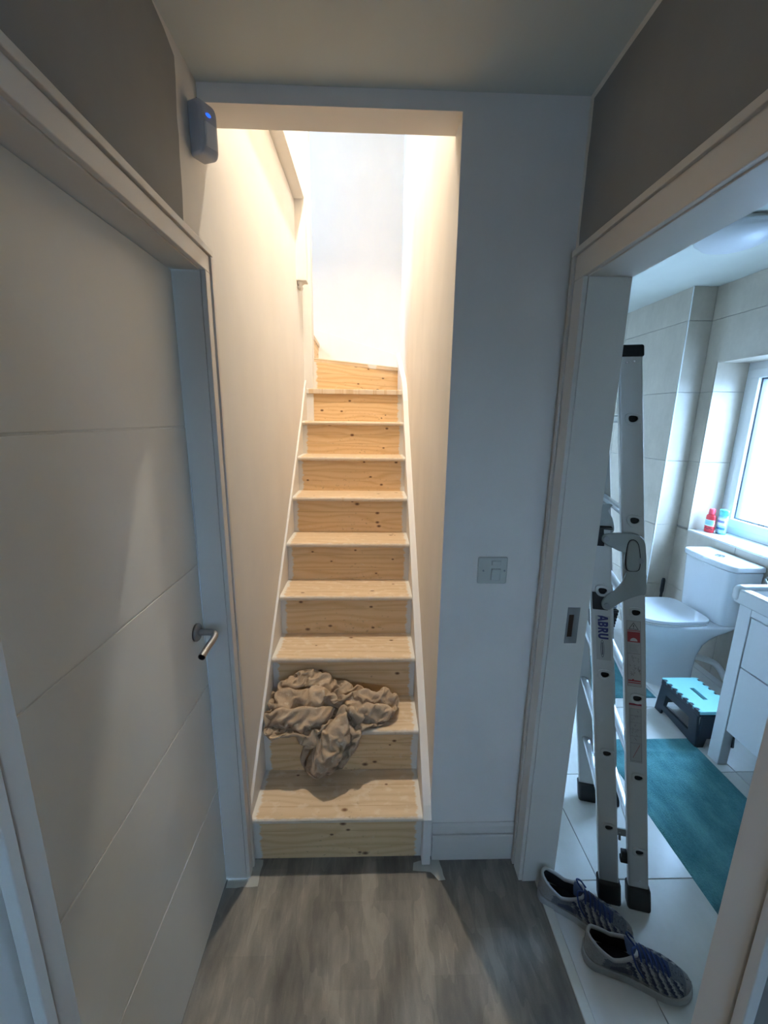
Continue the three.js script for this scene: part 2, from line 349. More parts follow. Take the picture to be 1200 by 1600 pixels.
// newel at the turn, the apron of the landing over the wall and the hanging newel with its turned drop
part('newel', [box(XL - 0.05, -0.385, 1.6, 4.2, 2.83, 2.92, 0.003)], M.stairWhite, stairs);
part('landing_apron', [box(XL - 0.14, -0.382, 2.802, 3.75, 1.343, 2.63, 0.003)], M.stairWhite, stairs);
const hang = part('hanging_newel', [box(XL - 0.03, -0.384, 2.395, 3.9, 2.64, 2.72, 0.003)], M.stairWhite, stairs);
part('turned_drop', new THREE.LatheGeometry([[0, -0.045], [0.012, -0.04], [0.016, -0.03], [0.010, -0.016], [0.024, -0.008], [0.026, 0]].map(([a, b]) => new THREE.Vector2(a, b)), 24).translate(-0.425, 2.394, -2.68), M.stairWhite, hang);

// bulb with an added shade hanging over the stairs (above the header, out of the picture): the warm light on the treads
{
  const p = [-0.08, 3.95, 2.08], g = thing('pendant_lamp', 'warm lamp with an added cone shade hanging from the upstairs ceiling over the stairs', 'lamp', p);
  part('bulb', new THREE.SphereGeometry(0.034, 24, 16).translate(p[0], p[1], -p[2]), std({ color: 0xfff0dc, emissive: new THREE.Color().setRGB(1, 0.80, 0.55), emissiveIntensity: 30 }), g);
  part('holder', [new THREE.CylinderGeometry(0.016, 0.019, 0.06, 20).translate(p[0], p[1] + 0.064, -p[2])], M.plastic, g);
  part('added_shade', new THREE.LatheGeometry([[0.055, 0.075], [0.155, -0.145], [0.153, -0.146], [0.053, 0.073]].map(([a, b]) => new THREE.Vector2(a, b)), 40).translate(p[0], p[1], -p[2]), phys({ color: 0xf3e9da, roughness: 0.95, transmission: 0.3, thickness: 0, side: THREE.DoubleSide }), g);  // unseen cone added to keep direct lamp light off the far wall
  part('flex', rod(V(p[0], p[1] + 0.09, p[2]), V(p[0], 5.0, p[2]), 0.003), M.plastic, g);
  const l = new THREE.PointLight(new THREE.Color().setRGB(1, 0.90, 0.75), BULB, 0, 2);
  l.castShadow = true; l.shadow.radius = 1.7; l.position.set(0, 0, 0); g.add(l);
}

// ================================================================ BATHROOM
const W = 2.26, BX = 2.098, BD = 2.905, BE = 3.95, WD0 = 1.85, WD1 = 2.80, SILL = 0.877, WT = 2.015;
const stone = (s, a, b) => dataTex(256, (u, v) => { const t = 0.5 + 0.75 * tile(u + s, v + s * 0.7, 3, 5) + 0.25 * tile(u, v + s, 26, 2); return mix(a, b, clamp(t)); }, true, 0.9);
const wallTile = [0, 0.31, 0.67].map((s) => std({ map: stone(s, [0.67, 0.63, 0.57], [0.76, 0.72, 0.66]), roughness: 0.34 }));
const floorTile = [0.1, 0.45, 0.8].map((s) => std({ map: stone(s, [0.83, 0.825, 0.80], [0.90, 0.895, 0.88]), roughness: 0.22 }));
// every tile a piece of its own: box with a small round edge, in cells cut from courses
const courses = [0.0, 0.431, 0.888, 1.356, 1.824, 2.281, HB];
let tileNo = 0;
function tiles(parent, mats, as, bs, at) {                         // at(a0, a1, b0, b1) -> geometry or null
  for (let i = 0; i + 1 < as.length; i++) for (let j = 0; j + 1 < bs.length; j++) {
    const g = at(as[i] + 0.0015, as[i + 1] - 0.0015, bs[j] + 0.0015, bs[j + 1] - 0.0015); tileNo++;
    if (g) mesh('tile', g, mats[(tileNo * 7 + i * 3 + j) % mats.length], parent);
  }
}
const T = 0.008;
// floor: square pale tiles
const bf = struct('floor_bathroom', box(0.617, 2.5, -0.06, -0.004, -0.2, BE + 0.1), M.grout, 'pale square tiled bathroom floor');
tiles(bf, floorTile, [0.627, 0.83, 1.287, 1.744, 2.201, 2.26], [-0.2, 0.237, 0.694, 1.151, 1.609, 2.066, 2.523, 2.98, 3.437, 3.95], (a, b, c, d) => box(a, b, -0.012, 0, c, d, 0.0015));
tag(mesh('threshold_strip', box(0.597, 0.626, 0.0005, 0.008, 0.478, 1.150, 0.003), std({ color: 0xd6d3c8, roughness: 0.4 })), 'pale threshold strip between hall floor and bathroom tiles', 'threshold strip');
struct('ceiling_bathroom', box(XR + 0.02, 2.6, HB, HB + 0.14, -0.2, BE + 0.1), M.ceiling, 'white bathroom ceiling');
// window wall
const ww = struct('wall_window', [box(W, 2.55, -0.05, SILL, -0.2, BE + 0.1), box(W, 2.55, WT, HB, -0.2, BE + 0.1), box(W, 2.55, SILL, WT, -0.2, WD0), box(W, 2.55, SILL, WT, WD1, BE + 0.1)], M.grout, 'stone-tiled bathroom wall with the deep window');
tiles(ww, wallTile, [-0.2, 0.55, 1.47, 2.39, BD], courses, (a, b, c, d) => {
  if (c >= SILL && d < WT + 0.3 && a < WD1 && b > WD0) {            // around the window opening
    const out = [];
    if (d > WT && c < WT) { if (a < WD0) out.push(box(W - T, W, c, d, a, WD0)); if (b > WD1) out.push(box(W - T, W, c, d, WD1, b)); out.push(box(W - T, W, WT, d, Math.max(a, WD0), Math.min(b, WD1))); return merge(out); }
    if (c >= WT) return box(W - T, W, c, d, a, b, 0.001);
    if (a < WD0) out.push(box(W - T, W, c, d, a, WD0)); if (b > WD1) out.push(box(W - T, W, c, d, WD1, b));
    return out.length ? merge(out) : null;
  }
  if (d > SILL && c < SILL) return box(W - T, W, c, Math.min(d, SILL - 0.002), a, b, 0.001);
  return box(W - T, W, c, d, a, b, 0.001);
});
// tiled window reveal and sill
tiles(ww, wallTile, [W, 2.47], [SILL, 1.356, 1.824, WT], (a, b, c, d) => box(a - T, b, c, d, WD1 - T, WD1, 0.001));
tiles(ww, wallTile, [W, 2.47], [SILL, 1.356, 1.824, WT], (a, b, c, d) => box(a - T, b, c, d, WD0, WD0 + T, 0.001));
tiles(ww, wallTile, [W, 2.47], [WD0 + T, 2.2, WD1 - T], (a, b, c, d) => box(a - T, b, WT - T, WT, c, d, 0.001));
tiles(ww, [std({ map: stone(0.2, [0.80, 0.79, 0.77], [0.86, 0.855, 0.84]), roughness: 0.2 })], [W, 2.47], [WD0 + T, 2.2, WD1 - T], (a, b, c, d) => box(a - T - 0.004, b, SILL - 0.006, SILL + 0.006, c, d, 0.001));
// boxed-in corner beyond the toilet
const wb = struct('wall_boxing', box(BX, W + 0.02, -0.05, HB, BD, BE + 0.1), M.grout, 'tiled boxing in the bathroom corner beyond the toilet');
tiles(wb, wallTile, [BX - T, W - T], courses, (a, b, c, d) => box(a, b, c, d, BD - T, BD, 0.001));
tiles(wb, wallTile, [BD, 3.6, BE], courses, (a, b, c, d) => box(BX - T, BX, c, d, a, b, 0.001));
mesh('corner_trim', box(BX - T - 0.002, BX - T + 0.004, 0, HB, BD - T - 0.002, BD - T + 0.004, 0.001), M.upvc, wb);
// far end and near end
const we = struct('wall_bathroom_end', box(XB - 0.1, 2.5, -0.05, HB, BE, BE + 0.1), M.grout, 'tiled end wall of the bathroom');
tiles(we, wallTile, [XB, 1.4, BX - T], courses, (a, b, c, d) => box(a, b, c, d, BE - T, BE, 0.001));
mesh('border_strip', box(XB, BX - T, 1.62, 1.665, BE - T - 0.004, BE - T, 0.001), M.upvc, we);
struct('wall_bathroom_near', box(XB - 0.02, 2.5, -0.05, HB, -0.3, -0.2), M.white, 'near wall of the bathroom');

// white plastic window
{
  const g = structGroup('window_1', 'white plastic bathroom window in a tiled reveal'), x0 = 2.47, x1 = 2.54;
  const ring = (a, b, y0, y1, d0, d1, t, r = 0.006) => [box(a, b, y0, y0 + t, d0, d1, r), box(a, b, y1 - t, y1, d0, d1, r), box(a, b, y0 + t - 0.003, y1 - t + 0.003, d0, d0 + t, r), box(a, b, y0 + t - 0.003, y1 - t + 0.003, d1 - t, d1, r)];
  mesh('window_frame', ring(x0, x1, SILL, WT, WD0, WD1, 0.055), M.upvc, g);
  const s = mesh('sash', ring(x0 - 0.012, x1 - 0.006, SILL + 0.05, WT - 0.05, WD0 + 0.05, WD1 - 0.05, 0.058), M.upvc, g);
  mesh('bead', ring(x0 + 0.01, x1 - 0.02, SILL + 0.106, WT - 0.106, WD0 + 0.106, WD1 - 0.106, 0.012, 0.003), std({ color: 0x596068, roughness: 0.5 }), s);
  mesh('pane', box(x0 + 0.030, x0 + 0.034, SILL + 0.1, WT - 0.1, WD0 + 0.1, WD1 - 0.1), M.glass, g);
}
// round flush ceiling lamp, off
{
  const g = thing('ceiling_lamp', 'round white flush lamp, switched off, on the bathroom ceiling', 'lamp', [1.645, HB, 2.075]);
  mesh('base', new THREE.CylinderGeometry(0.135, 0.135, 0.02, 48).translate(0, -0.01, 0), M.plastic, g);
  mesh('diffuser', new THREE.LatheGeometry([[0.15, -0.016], [0.155, -0.028], [0.15, -0.045], [0.12, -0.07], [0.07, -0.086], [0.0, -0.092]].map(([a, b]) => new THREE.Vector2(a, b)), 48), std({ color: 0xd9dde2, roughness: 0.35 }), g);
}

// ---------------------------------------------------------------- toilet
{
  const zc = 2.365, g = thing('toilet', 'white close-coupled toilet with its lid down under the window', 'toilet', [1.95, 0, zc]);
  const rowsY = [[0, 1.75, 2.03, 0.115], [0.03, 1.745, 2.03, 0.118], [0.12, 1.74, 2.03, 0.116], [0.22, 1.71, 2.03, 0.13], [0.30, 1.67, 2.045, 0.15], [0.345, 1.635, 2.07, 0.168], [0.38, 1.615, 2.12, 0.176], [0.40, 1.608, 2.17, 0.179], [0.425, 1.605, 2.225, 0.18], [0.436, 1.605, 2.238, 0.18], [0.440, 1.61, 2.236, 0.176]];
  const N = 64, pos = [], idx = [];
  const outline = (x0, x1, w, k) => {                              // rounded front, squarer back
    const a = k / N * Math.PI * 2, cx = (x0 + x1) / 2, hx = (x1 - x0) / 2, c = Math.cos(a), s = Math.sin(a);
    const ex = c < 0 ? 0.85 : 0.32; return [cx + hx * Math.sign(c) * Math.pow(Math.abs(c), ex), w * Math.sign(s) * Math.pow(Math.abs(s), c < 0 ? 0.8 : 0.35)];
  };
  for (const [y, a, b, w] of rowsY) for (let k = 0; k < N; k++) { const [x, z] = outline(a, b, w, k); pos.push(x, y, -(zc + z)); }
  for (let j = 0; j + 1 < rowsY.length; j++) for (let k = 0; k < N; k++) { const a = j * N + k, b = j * N + (k + 1) % N; idx.push(a, b, a + N, b, b + N, a + N); }
  const top = (rowsY.length - 1) * N; for (let k = 1; k + 1 < N; k++) idx.push(top, top + k, top + k + 1);
  let pg = new THREE.BufferGeometry(); pg.setAttribute('position', new THREE.Float32BufferAttribute(pos, 3)); pg.setIndex(idx);
  pg = toCreasedNormals(pg, 0.9); pg.setAttribute('uv', new THREE.Float32BufferAttribute(new Float32Array(pg.attributes.position.count * 2), 2));
  part('pan', pg, M.ceramic, g);
  const lidShape = (gr) => { const s = new THREE.Shape(); for (let k = 0; k <= N; k++) { const [x, z] = outline(1.60 - gr, 2.035, 0.176 + gr, k); k ? s.lineTo(x, zc + z) : s.moveTo(x, zc + z); } return s; };
  const flatSlab = (s, y0, y1, bv) => flat(new THREE.ExtrudeGeometry(s, { depth: y1 - y0 - 2 * bv, bevelEnabled: true, bevelSize: bv, bevelOffset: -bv, bevelThickness: bv, bevelSegments: 3 }).rotateX(-Math.PI / 2).translate(0, y0 + bv, 0));
  part('seat', flatSlab(lidShape(-0.004), 0.442, 0.452, 0.003), M.plastic, g);
  part('lid', flatSlab(lidShape(0.002), 0.455, 0.478, 0.006), phys({ color: 0xdcdfe3, roughness: 0.1, clearcoat: 0.4 }), g);
  for (const o of [-0.07, 0.07]) part('hinge', rod(V(2.03, 0.462, zc + o - 0.02), V(2.03, 0.462, zc + o + 0.02), 0.012), M.chrome, g);
  // tank with a bowed front, tapering down, and its lid
  const bow = (w, x, b) => { const s = new THREE.Shape(); s.moveTo(2.245, zc - w); s.lineTo(x + 0.05, zc - w); s.quadraticCurveTo(x + 0.012, zc - w, x + 0.006, zc - w * 0.78); s.quadraticCurveTo(x - b, zc, x + 0.006, zc + w * 0.78); s.quadraticCurveTo(x + 0.012, zc + w, x + 0.05, zc + w); s.lineTo(2.245, zc + w); return s; };
  const tank = flatSlab(bow(0.192, 2.055, 0.018), 0.442, 0.785, 0.004);
  { const p = tank.attributes.position; for (let i = 0; i < p.count; i++) { const t = 1 - clamp((p.getY(i) - 0.44) / 0.34), z = p.getZ(i) + zc; p.setZ(i, -zc + z * (1 - 0.10 * t)); if (p.getX(i) < 2.2) p.setX(i, p.getX(i) + 0.012 * t); } tank.computeVertexNormals(); }
  part('cistern', tank, M.ceramic, g);
  const ld = part('cistern_lid', flatSlab(bow(0.200, 2.045, 0.018), 0.787, 0.826, 0.010), M.ceramic, g);
  part('flush_button', [new THREE.CylinderGeometry(0.026, 0.027, 0.006, 32).translate(2.14, 0.828, -zc), new THREE.CylinderGeometry(0.010, 0.010, 0.008, 20).translate(2.14, 0.830, -(zc + 0.010))], M.chrome, ld);
  part('waste_pipe', tube([V(2.02, 0.16, zc - 0.02), V(2.10, 0.15, zc - 0.02), V(2.20, 0.12, zc - 0.06), V(2.245, 0.03, zc - 0.12)], 0.02, 24, 12), M.plastic, g);
}
// toilet brush beyond the toilet
{
  const g = thing('toilet_brush', 'black toilet brush in its holder beyond the toilet', 'toilet brush', [2.13, 0, 2.78]);
  mesh('holder', new THREE.LatheGeometry([[0, 0], [0.05, 0], [0.048, 0.06], [0.042, 0.16], [0.038, 0.16], [0.04, 0.05], [0, 0.01]].map(([a, b]) => new THREE.Vector2(a, b)), 28), M.black, g);
  mesh('handle', new THREE.LatheGeometry([[0, 0.02], [0.009, 0.03], [0.009, 0.40], [0.013, 0.42], [0.013, 0.50], [0.009, 0.515], [0, 0.517]].map(([a, b]) => new THREE.Vector2(a, b)), 16), M.black, g);
}
// ---------------------------------------------------------------- vanity unit, basin, tap
{
  const x0 = 1.69, x1 = 2.24, d0 = 1.10, d1 = 1.715;
  const g = thing('vanity_cabinet', 'white vanity cabinet with two drawers and square legs', 'cabinet', [x0, 0, d0]);
  part('body', [box(x0 + 0.020, x1, 0.195, 0.822, d0 + 0.01, d1 - 0.01)], M.cabinet, g);
  for (const [a, d] of [[x0, d1 - 0.062], [x0, d0], [x1 - 0.05, d1 - 0.062], [x1 - 0.05, d0]]) part('leg', box(a, a + 0.05, 0, 0.822, d, d + 0.062, 0.003), M.cabinet, g);
  part('top_rail', box(x0 + 0.001, x0 + 0.03, 0.782, 0.822, d0 + 0.062, d1 - 0.062, 0.002), M.cabinet, g);
  part('drawer', box(x0 + 0.002, x0 + 0.022, 0.536, 0.778, d0 + 0.066, d1 - 0.066, 0.003), M.cabinet, g);
  part('drawer', box(x0 + 0.002, x0 + 0.022, 0.197, 0.530, d0 + 0.066, d1 - 0.066, 0.003), M.cabinet, g);
  const b = thing('washbasin', 'white ceramic washbasin with rolled edges on the vanity cabinet', 'basin', [x0, 0.822, d0]);
  const e0 = 1.08, e1 = 1.75, top = 0.905, ix0 = 1.715, ix1 = 2.10, i0 = 1.15, i1 = 1.69;
  const roll = new RoundedBoxGeometry(0.60, top - 0.823, 0.06, 6, 0.028);
  part('rim', [box(1.665, ix0, 0.823, 0.892, e0, e1 - 0.02, 0.010), box(ix1, 2.25, 0.823, top, e0, e1, 0.030), box(1.665, 2.25, 0.823, 0.892, e0, i0, 0.02), metreUV(flat(roll.clone().translate(1.96, (0.823 + top) / 2, -(e1 - 0.03))))], M.ceramic, b);
  const bowl = []; { const q = [[ix0, 0.888, i0], [ix1, 0.888, i0], [ix1, 0.888, i1], [ix0, 0.888, i1]], f = [[ix0 + 0.07, 0.824, i0 + 0.08], [ix1 - 0.06, 0.824, i0 + 0.08], [ix1 - 0.06, 0.824, i1 - 0.08], [ix0 + 0.07, 0.824, i1 - 0.08]];
    const ps = [], tri = (a, b2, c) => ps.push(...[a, b2, c].flatMap((p) => [p[0], p[1], -p[2]])); for (let k = 0; k < 4; k++) { const n = (k + 1) % 4; tri(q[k], f[k], q[n]); tri(q[n], f[k], f[n]); } tri(f[0], f[2], f[1]); tri(f[0], f[3], f[2]);
    const bg = new THREE.BufferGeometry(); bg.setAttribute('position', new THREE.Float32BufferAttribute(ps, 3)); bg.computeVertexNormals(); bg.setAttribute('uv', new THREE.Float32BufferAttribute(new Float32Array(ps.length / 3 * 2), 2)); bowl.push(bg); }
  part('bowl', bowl, phys({ color: 0xf0f1f2, roughness: 0.12, clearcoat: 0.6, side: THREE.DoubleSide }), b);
  const t = thing('basin_tap', 'chrome mixer tap on the back of the washbasin', 'tap', [2.16, top, 1.47]);
  mesh('tap_body', [new THREE.CylinderGeometry(0.023, 0.026, 0.085, 28).translate(0, 0.0425, 0), rod(new THREE.Vector3(0, 0.05, 0), new THREE.Vector3(-0.12, 0.035, 0), 0.014)], M.chrome, t);
  mesh('tap_lever', [new THREE.SphereGeometry(0.024, 20, 12).scale(1, 0.6, 1).translate(0, 0.09, 0), rod(new THREE.Vector3(0, 0.092, 0), new THREE.Vector3(-0.09, 0.115, 0), 0.007)], M.chrome, t);
}
// chrome ring on the wall between window and basin
{
  const g = thing('paper_holder', 'chrome toilet paper holder on the tiled wall between toilet and basin', 'paper holder', [W - T, 0.768, 2.132]);
  mesh('rose', new THREE.CylinderGeometry(0.02, 0.02, 0.008, 24).rotateZ(Math.PI / 2).translate(-0.004, 0, 0), M.chrome, g);
  mesh('hook', [tube([new THREE.Vector3(-0.006, 0, 0), new THREE.Vector3(-0.03, 0.002, 0.0), new THREE.Vector3(-0.045, -0.012, 0.03), new THREE.Vector3(-0.035, -0.03, 0.06), new THREE.Vector3(-0.03, -0.016, 0.085)], 0.006, 30, 10), tube([new THREE.Vector3(-0.006, 0, 0), new THREE.Vector3(-0.03, 0.006, 0.02), new THREE.Vector3(-0.035, 0.004, 0.08)], 0.006, 20, 10)], M.chrome, g);
}
// ---------------------------------------------------------------- folding step stool
{
  const x0 = 1.655, x1 = 1.865, d0 = 1.765, d1 = 2.05, y = 0.205;
  const g = thing('step_stool', 'folding step stool with aqua top and dark navy legs beside the toilet', 'stool', [x0, 0, d0]);
  const navy = std({ color: 0x1b2733, roughness: 0.5 }), aqua = std({ color: 0x9adfe2, roughness: 0.45 });
  const zig = []; const n = 7; const teeth = (x, s, a, b) => { for (let i = 0; i < n; i++) { const t0 = a + (b - a) * (i + 0.15) / n, t1 = a + (b - a) * (i + 0.35) / n, t2 = a + (b - a) * (i + 0.65) / n, t3 = a + (b - a) * (i + 0.85) / n; zig.push([x, t0], [x + s * 0.016, t1], [x + s * 0.016, t2], [x, t3]); } };
  zig.push([x0 + 0.006, d0]); teeth(x0 + 0.002, 1, d0 + 0.006, d1 - 0.006); zig.push([x0 + 0.006, d1], [x1 - 0.006, d1]); teeth(x1 - 0.002, -1, d1 - 0.006, d0 + 0.006); zig.push([x1 - 0.006, d0]);
  const sh = poly(zig); sh.holes.push(new THREE.Path([[1.748, 1.86], [1.772, 1.86], [1.772, 1.955], [1.748, 1.955]].map(([a, b]) => new THREE.Vector2(a, b))));
  part('top', flat(new THREE.ExtrudeGeometry(sh, { depth: 0.014, bevelEnabled: true, bevelSize: 0.002, bevelOffset: -0.002, bevelThickness: 0.002, bevelSegments: 2 }).rotateX(-Math.PI / 2).translate(0, y - 0.016, 0)), aqua, g);
  part('top_frame', [box(x0 + 0.002, x0 + 0.02, y - 0.034, y - 0.004, d0 + 0.004, d1 - 0.004, 0.003), box(x1 - 0.02, x1 - 0.002, y - 0.034, y - 0.004, d0 + 0.004, d1 - 0.004, 0.003), box(x0 + 0.02, x1 - 0.02, y - 0.034, y - 0.020, d0 + 0.004, d1 - 0.004)], navy, g);
  for (const xa of [x0, x1 - 0.016]) {                             // long arched side with flared feet and an opening
    const a = d0 - 0.012, b = d1 + 0.012, s = poly([[a, 0], [a + 0.05, 0], [a + 0.056, 0.012], [b - 0.056, 0.012].map((v, i) => (i ? 0.03 : v)), [b - 0.05, 0], [b, 0], [b - 0.022, y - 0.03], [a + 0.022, y - 0.03]]);
    s.holes.push(new THREE.Path([[a + 0.062, 0.062], [b - 0.062, 0.062], [b - 0.070, y - 0.075], [a + 0.070, y - 0.075]].map(([p, q]) => new THREE.Vector2(p, q))));
    const gg = extrude(s, 0.014, 0.002); gg.applyMatrix4(new THREE.Matrix4().makeBasis(new THREE.Vector3(0, 0, -1), new THREE.Vector3(0, 1, 0), new THREE.Vector3(1, 0, 0))); gg.translate(xa, 0, 0);
    part('side_panel', flat(gg), navy, g);
  }
  for (const d of [d0 - 0.006, d1 - 0.010]) {
    const s = poly([[x0 + 0.016, 0.0], [x0 + 0.05, 0.0], [x0 + 0.06, 0.05], [x1 - 0.06, 0.05], [x1 - 0.05, 0], [x1 - 0.016, 0], [x1 - 0.016, y - 0.035], [x0 + 0.016, y - 0.035]]);
    part('end_panel', flat(extrude(s, 0.014, 0.002).translate(0, 0, -d - 0.014)), navy, g);
  }
}
// ---------------------------------------------------------------- bath mats
const teal = std({ map: dataTex(512, (u, v) => { const t = 0.5 + 0.7 * tile(u, v, 4, 5) + 0.35 * tile(u, v, 60, 2); return mix([0.22, 0.45, 0.48], [0.40, 0.64, 0.655], clamp(t)); }, true, 2), roughness: 0.95, bumpMap: dataTex(512, (u, v) => 0.5 + 0.8 * tile(u, v, 70, 2), false, 3), bumpScale: 0.004 });
function mat(x0, x1, d0, d1, h, notch) {                           // soft sheet with a rolled edge and rumples
  const nx = 60, nz = 90, pos = [], uv = [], idx = [];
  for (let j = 0; j <= nz; j++) for (let i = 0; i <= nx; i++) {
    const u = i / nx, v = j / nz, x = lerp(x0, x1, u), d = lerp(d0, d1, v), e = Math.min(x - x0, x1 - x, d - d0, d1 - d);
    const hh = h * Math.sqrt(clamp(e / 0.012)) , ridge = clamp(e / 0.05) * (0.007 * Math.exp(-Math.pow((d - (d1 - 0.10) + 0.03 * (u - 0.5)) / 0.014, 2)) * notch + 0.006 * Math.exp(-Math.pow((x - x0 - 0.13 - 0.10 * v) / 0.012, 2)) * clamp(1 - Math.abs(v - 0.25) * 3) * notch + 0.002 * n2(x * 9, d * 9));
    pos.push(x, Math.max(0.0006, hh + ridge), -d); uv.push(x, d);
  }
  for (let j = 0; j < nz; j++) for (let i = 0; i < nx; i++) { const a = j * (nx + 1) + i; idx.push(a, a + 1, a + nx + 1, a + 1, a + nx + 2, a + nx + 1); }
  const g = new THREE.BufferGeometry(); g.setAttribute('position', new THREE.Float32BufferAttribute(pos, 3)); g.setAttribute('uv', new THREE.Float32BufferAttribute(uv, 2)); g.setIndex(idx); g.computeVertexNormals();
  const f = flat(g); const bottom = box(x0 + 0.004, x1 - 0.004, 0.0002, 0.004, d0 + 0.004, d1 - 0.004);
  return merge([f, bottom]);
}
tag(mesh('bath_mat', mat(1.180, 1.672, 1.03, 1.82, 0.011, 1), teal), 'long teal bath mat in front of the vanity cabinet', 'mat');
tag(mesh('pedestal_mat', mat(1.28, 1.725, 2.145, 2.60, 0.010, 0), teal), 'short teal mat at the foot of the toilet', 'mat');
// ---------------------------------------------------------------- bottles on the sill
{
  const lathe = (pts) => new THREE.LatheGeometry(pts.map(([a, b]) => new THREE.Vector2(a, b)), 28);
  const sy = SILL + 0.006;
  const a = thing('shampoo_bottle', 'red bottle with red cap and pale label on the window sill', 'bottle', [2.345, sy, 2.72]);
  mesh('bottle_body', lathe([[0, 0], [0.034, 0], [0.036, 0.004], [0.036, 0.105], [0.033, 0.118], [0.018, 0.126], [0, 0.126]]).scale(0.6, 1, 1), std({ color: 0xd8323c, roughness: 0.3 }), a);
  mesh('cap', lathe([[0, 0.126], [0.019, 0.126], [0.02, 0.13], [0.018, 0.160], [0.014, 0.164], [0, 0.164]]), std({ color: 0xe04a5a, roughness: 0.35 }), a);
  const lab = canvasTex(128, 256, (c, w, h) => { c.fillStyle = '#d8323c'; c.fillRect(0, 0, w, h); c.fillStyle = '#e9f3f6'; c.fillRect(0, 20, w, 130); c.fillStyle = '#8fc4dd'; c.fillRect(14, 30, w - 28, 100); c.fillStyle = '#5a2030'; for (let i = 0; i < 6; i++) { c.beginPath(); c.arc(20 + i * 18, 190 + (i % 2) * 20, 10, 0, 7); c.fill(); } });
  mesh('label', new THREE.CylinderGeometry(0.0365, 0.0365, 0.085, 28, 1, true, Math.PI, Math.PI).scale(0.6, 1, 1).translate(0, 0.052, 0), std({ map: lab, roughness: 0.4 }), a);
  const b = thing('lotion_bottle', 'aqua bottle with pale label beside the red bottle on the sill', 'bottle', [2.385, sy, 2.668]);
  mesh('bottle_body', lathe([[0, 0], [0.032, 0], [0.034, 0.004], [0.034, 0.13], [0, 0.13]]).scale(0.65, 1, 1), std({ color: 0x6fc3d6, roughness: 0.3 }), b);
  mesh('cap', lathe([[0, 0.131], [0.0335, 0.131], [0.0335, 0.163], [0.030, 0.168], [0, 0.168]]).scale(0.65, 1, 1), std({ color: 0x63c9bd, roughness: 0.35 }), b);
  const lab2 = canvasTex(128, 256, (c, w, h) => { c.fillStyle = '#a9dbe8'; c.fillRect(0, 0, w, h); c.fillStyle = '#eef6fb'; c.fillRect(10, 20, w - 20, 120); c.fillStyle = '#7d86c4'; c.fillRect(24, 60, w - 48, 34); c.fillStyle = '#3f7fb4'; c.fillRect(10, 170, w - 20, 36); });
  mesh('label', new THREE.CylinderGeometry(0.0345, 0.0345, 0.11, 28, 1, true, Math.PI, Math.PI).scale(0.65, 1, 1).translate(0, 0.066, 0), std({ map: lab2, roughness: 0.4 }), b);
}
// dark basket with a folded striped towel, seen between the ladder's stiles
{
  const g = thing('laundry_basket', 'dark woven basket in the bathroom behind the ladder', 'basket', [1.62, 0, 2.88]);
  const weave = std({ color: 0x24211f, roughness: 0.8 });
  for (let i = 0; i < 12; i++) { const t = i / 12, s = 0.15 + 0.02 * t; mesh('band', flat(extrude((() => { const o = poly([[-s, -s], [s, -s], [s, s], [-s, s]]); o.holes.push(new THREE.Path([[-s + 0.01, -s + 0.01], [s - 0.01, -s + 0.01], [s - 0.01, s - 0.01], [-s + 0.01, s - 0.01]].map(([a, b]) => new THREE.Vector2(a, b)))); return o; })(), 0.022, 0.004).rotateX(-Math.PI / 2).translate(0, 0.01 + i * 0.024, 0)), weave, g); }
  mesh('bottom', new THREE.BoxGeometry(0.29, 0.012, 0.29).translate(0, 0.008, 0), weave, g);
  const stripes = canvasTex(256, 256, (c, w, h) => { c.fillStyle = '#c9d3dc'; c.fillRect(0, 0, w, h); c.strokeStyle = '#4a5a6c'; c.lineWidth = 9; for (let i = -1; i < 12; i++) { c.beginPath(); for (let x = 0; x <= w; x += 8) c.lineTo(x, i * 24 + 8 * Math.sin(x / 18)); c.stroke(); } }, [6, 6]);
  const tw = tag(mesh('towel', [0, 1, 2].map((k) => metreUV(flat(new RoundedBoxGeometry(0.33, 0.045, 0.32, 4, 0.02).translate(1.62 + 0.004 * k, 0.3195 + k * 0.044, -2.88 - 0.004 * k)))), std({ map: stripes, roughness: 0.95 })), 'wavy striped towel folded on the dark basket', 'towel');
}

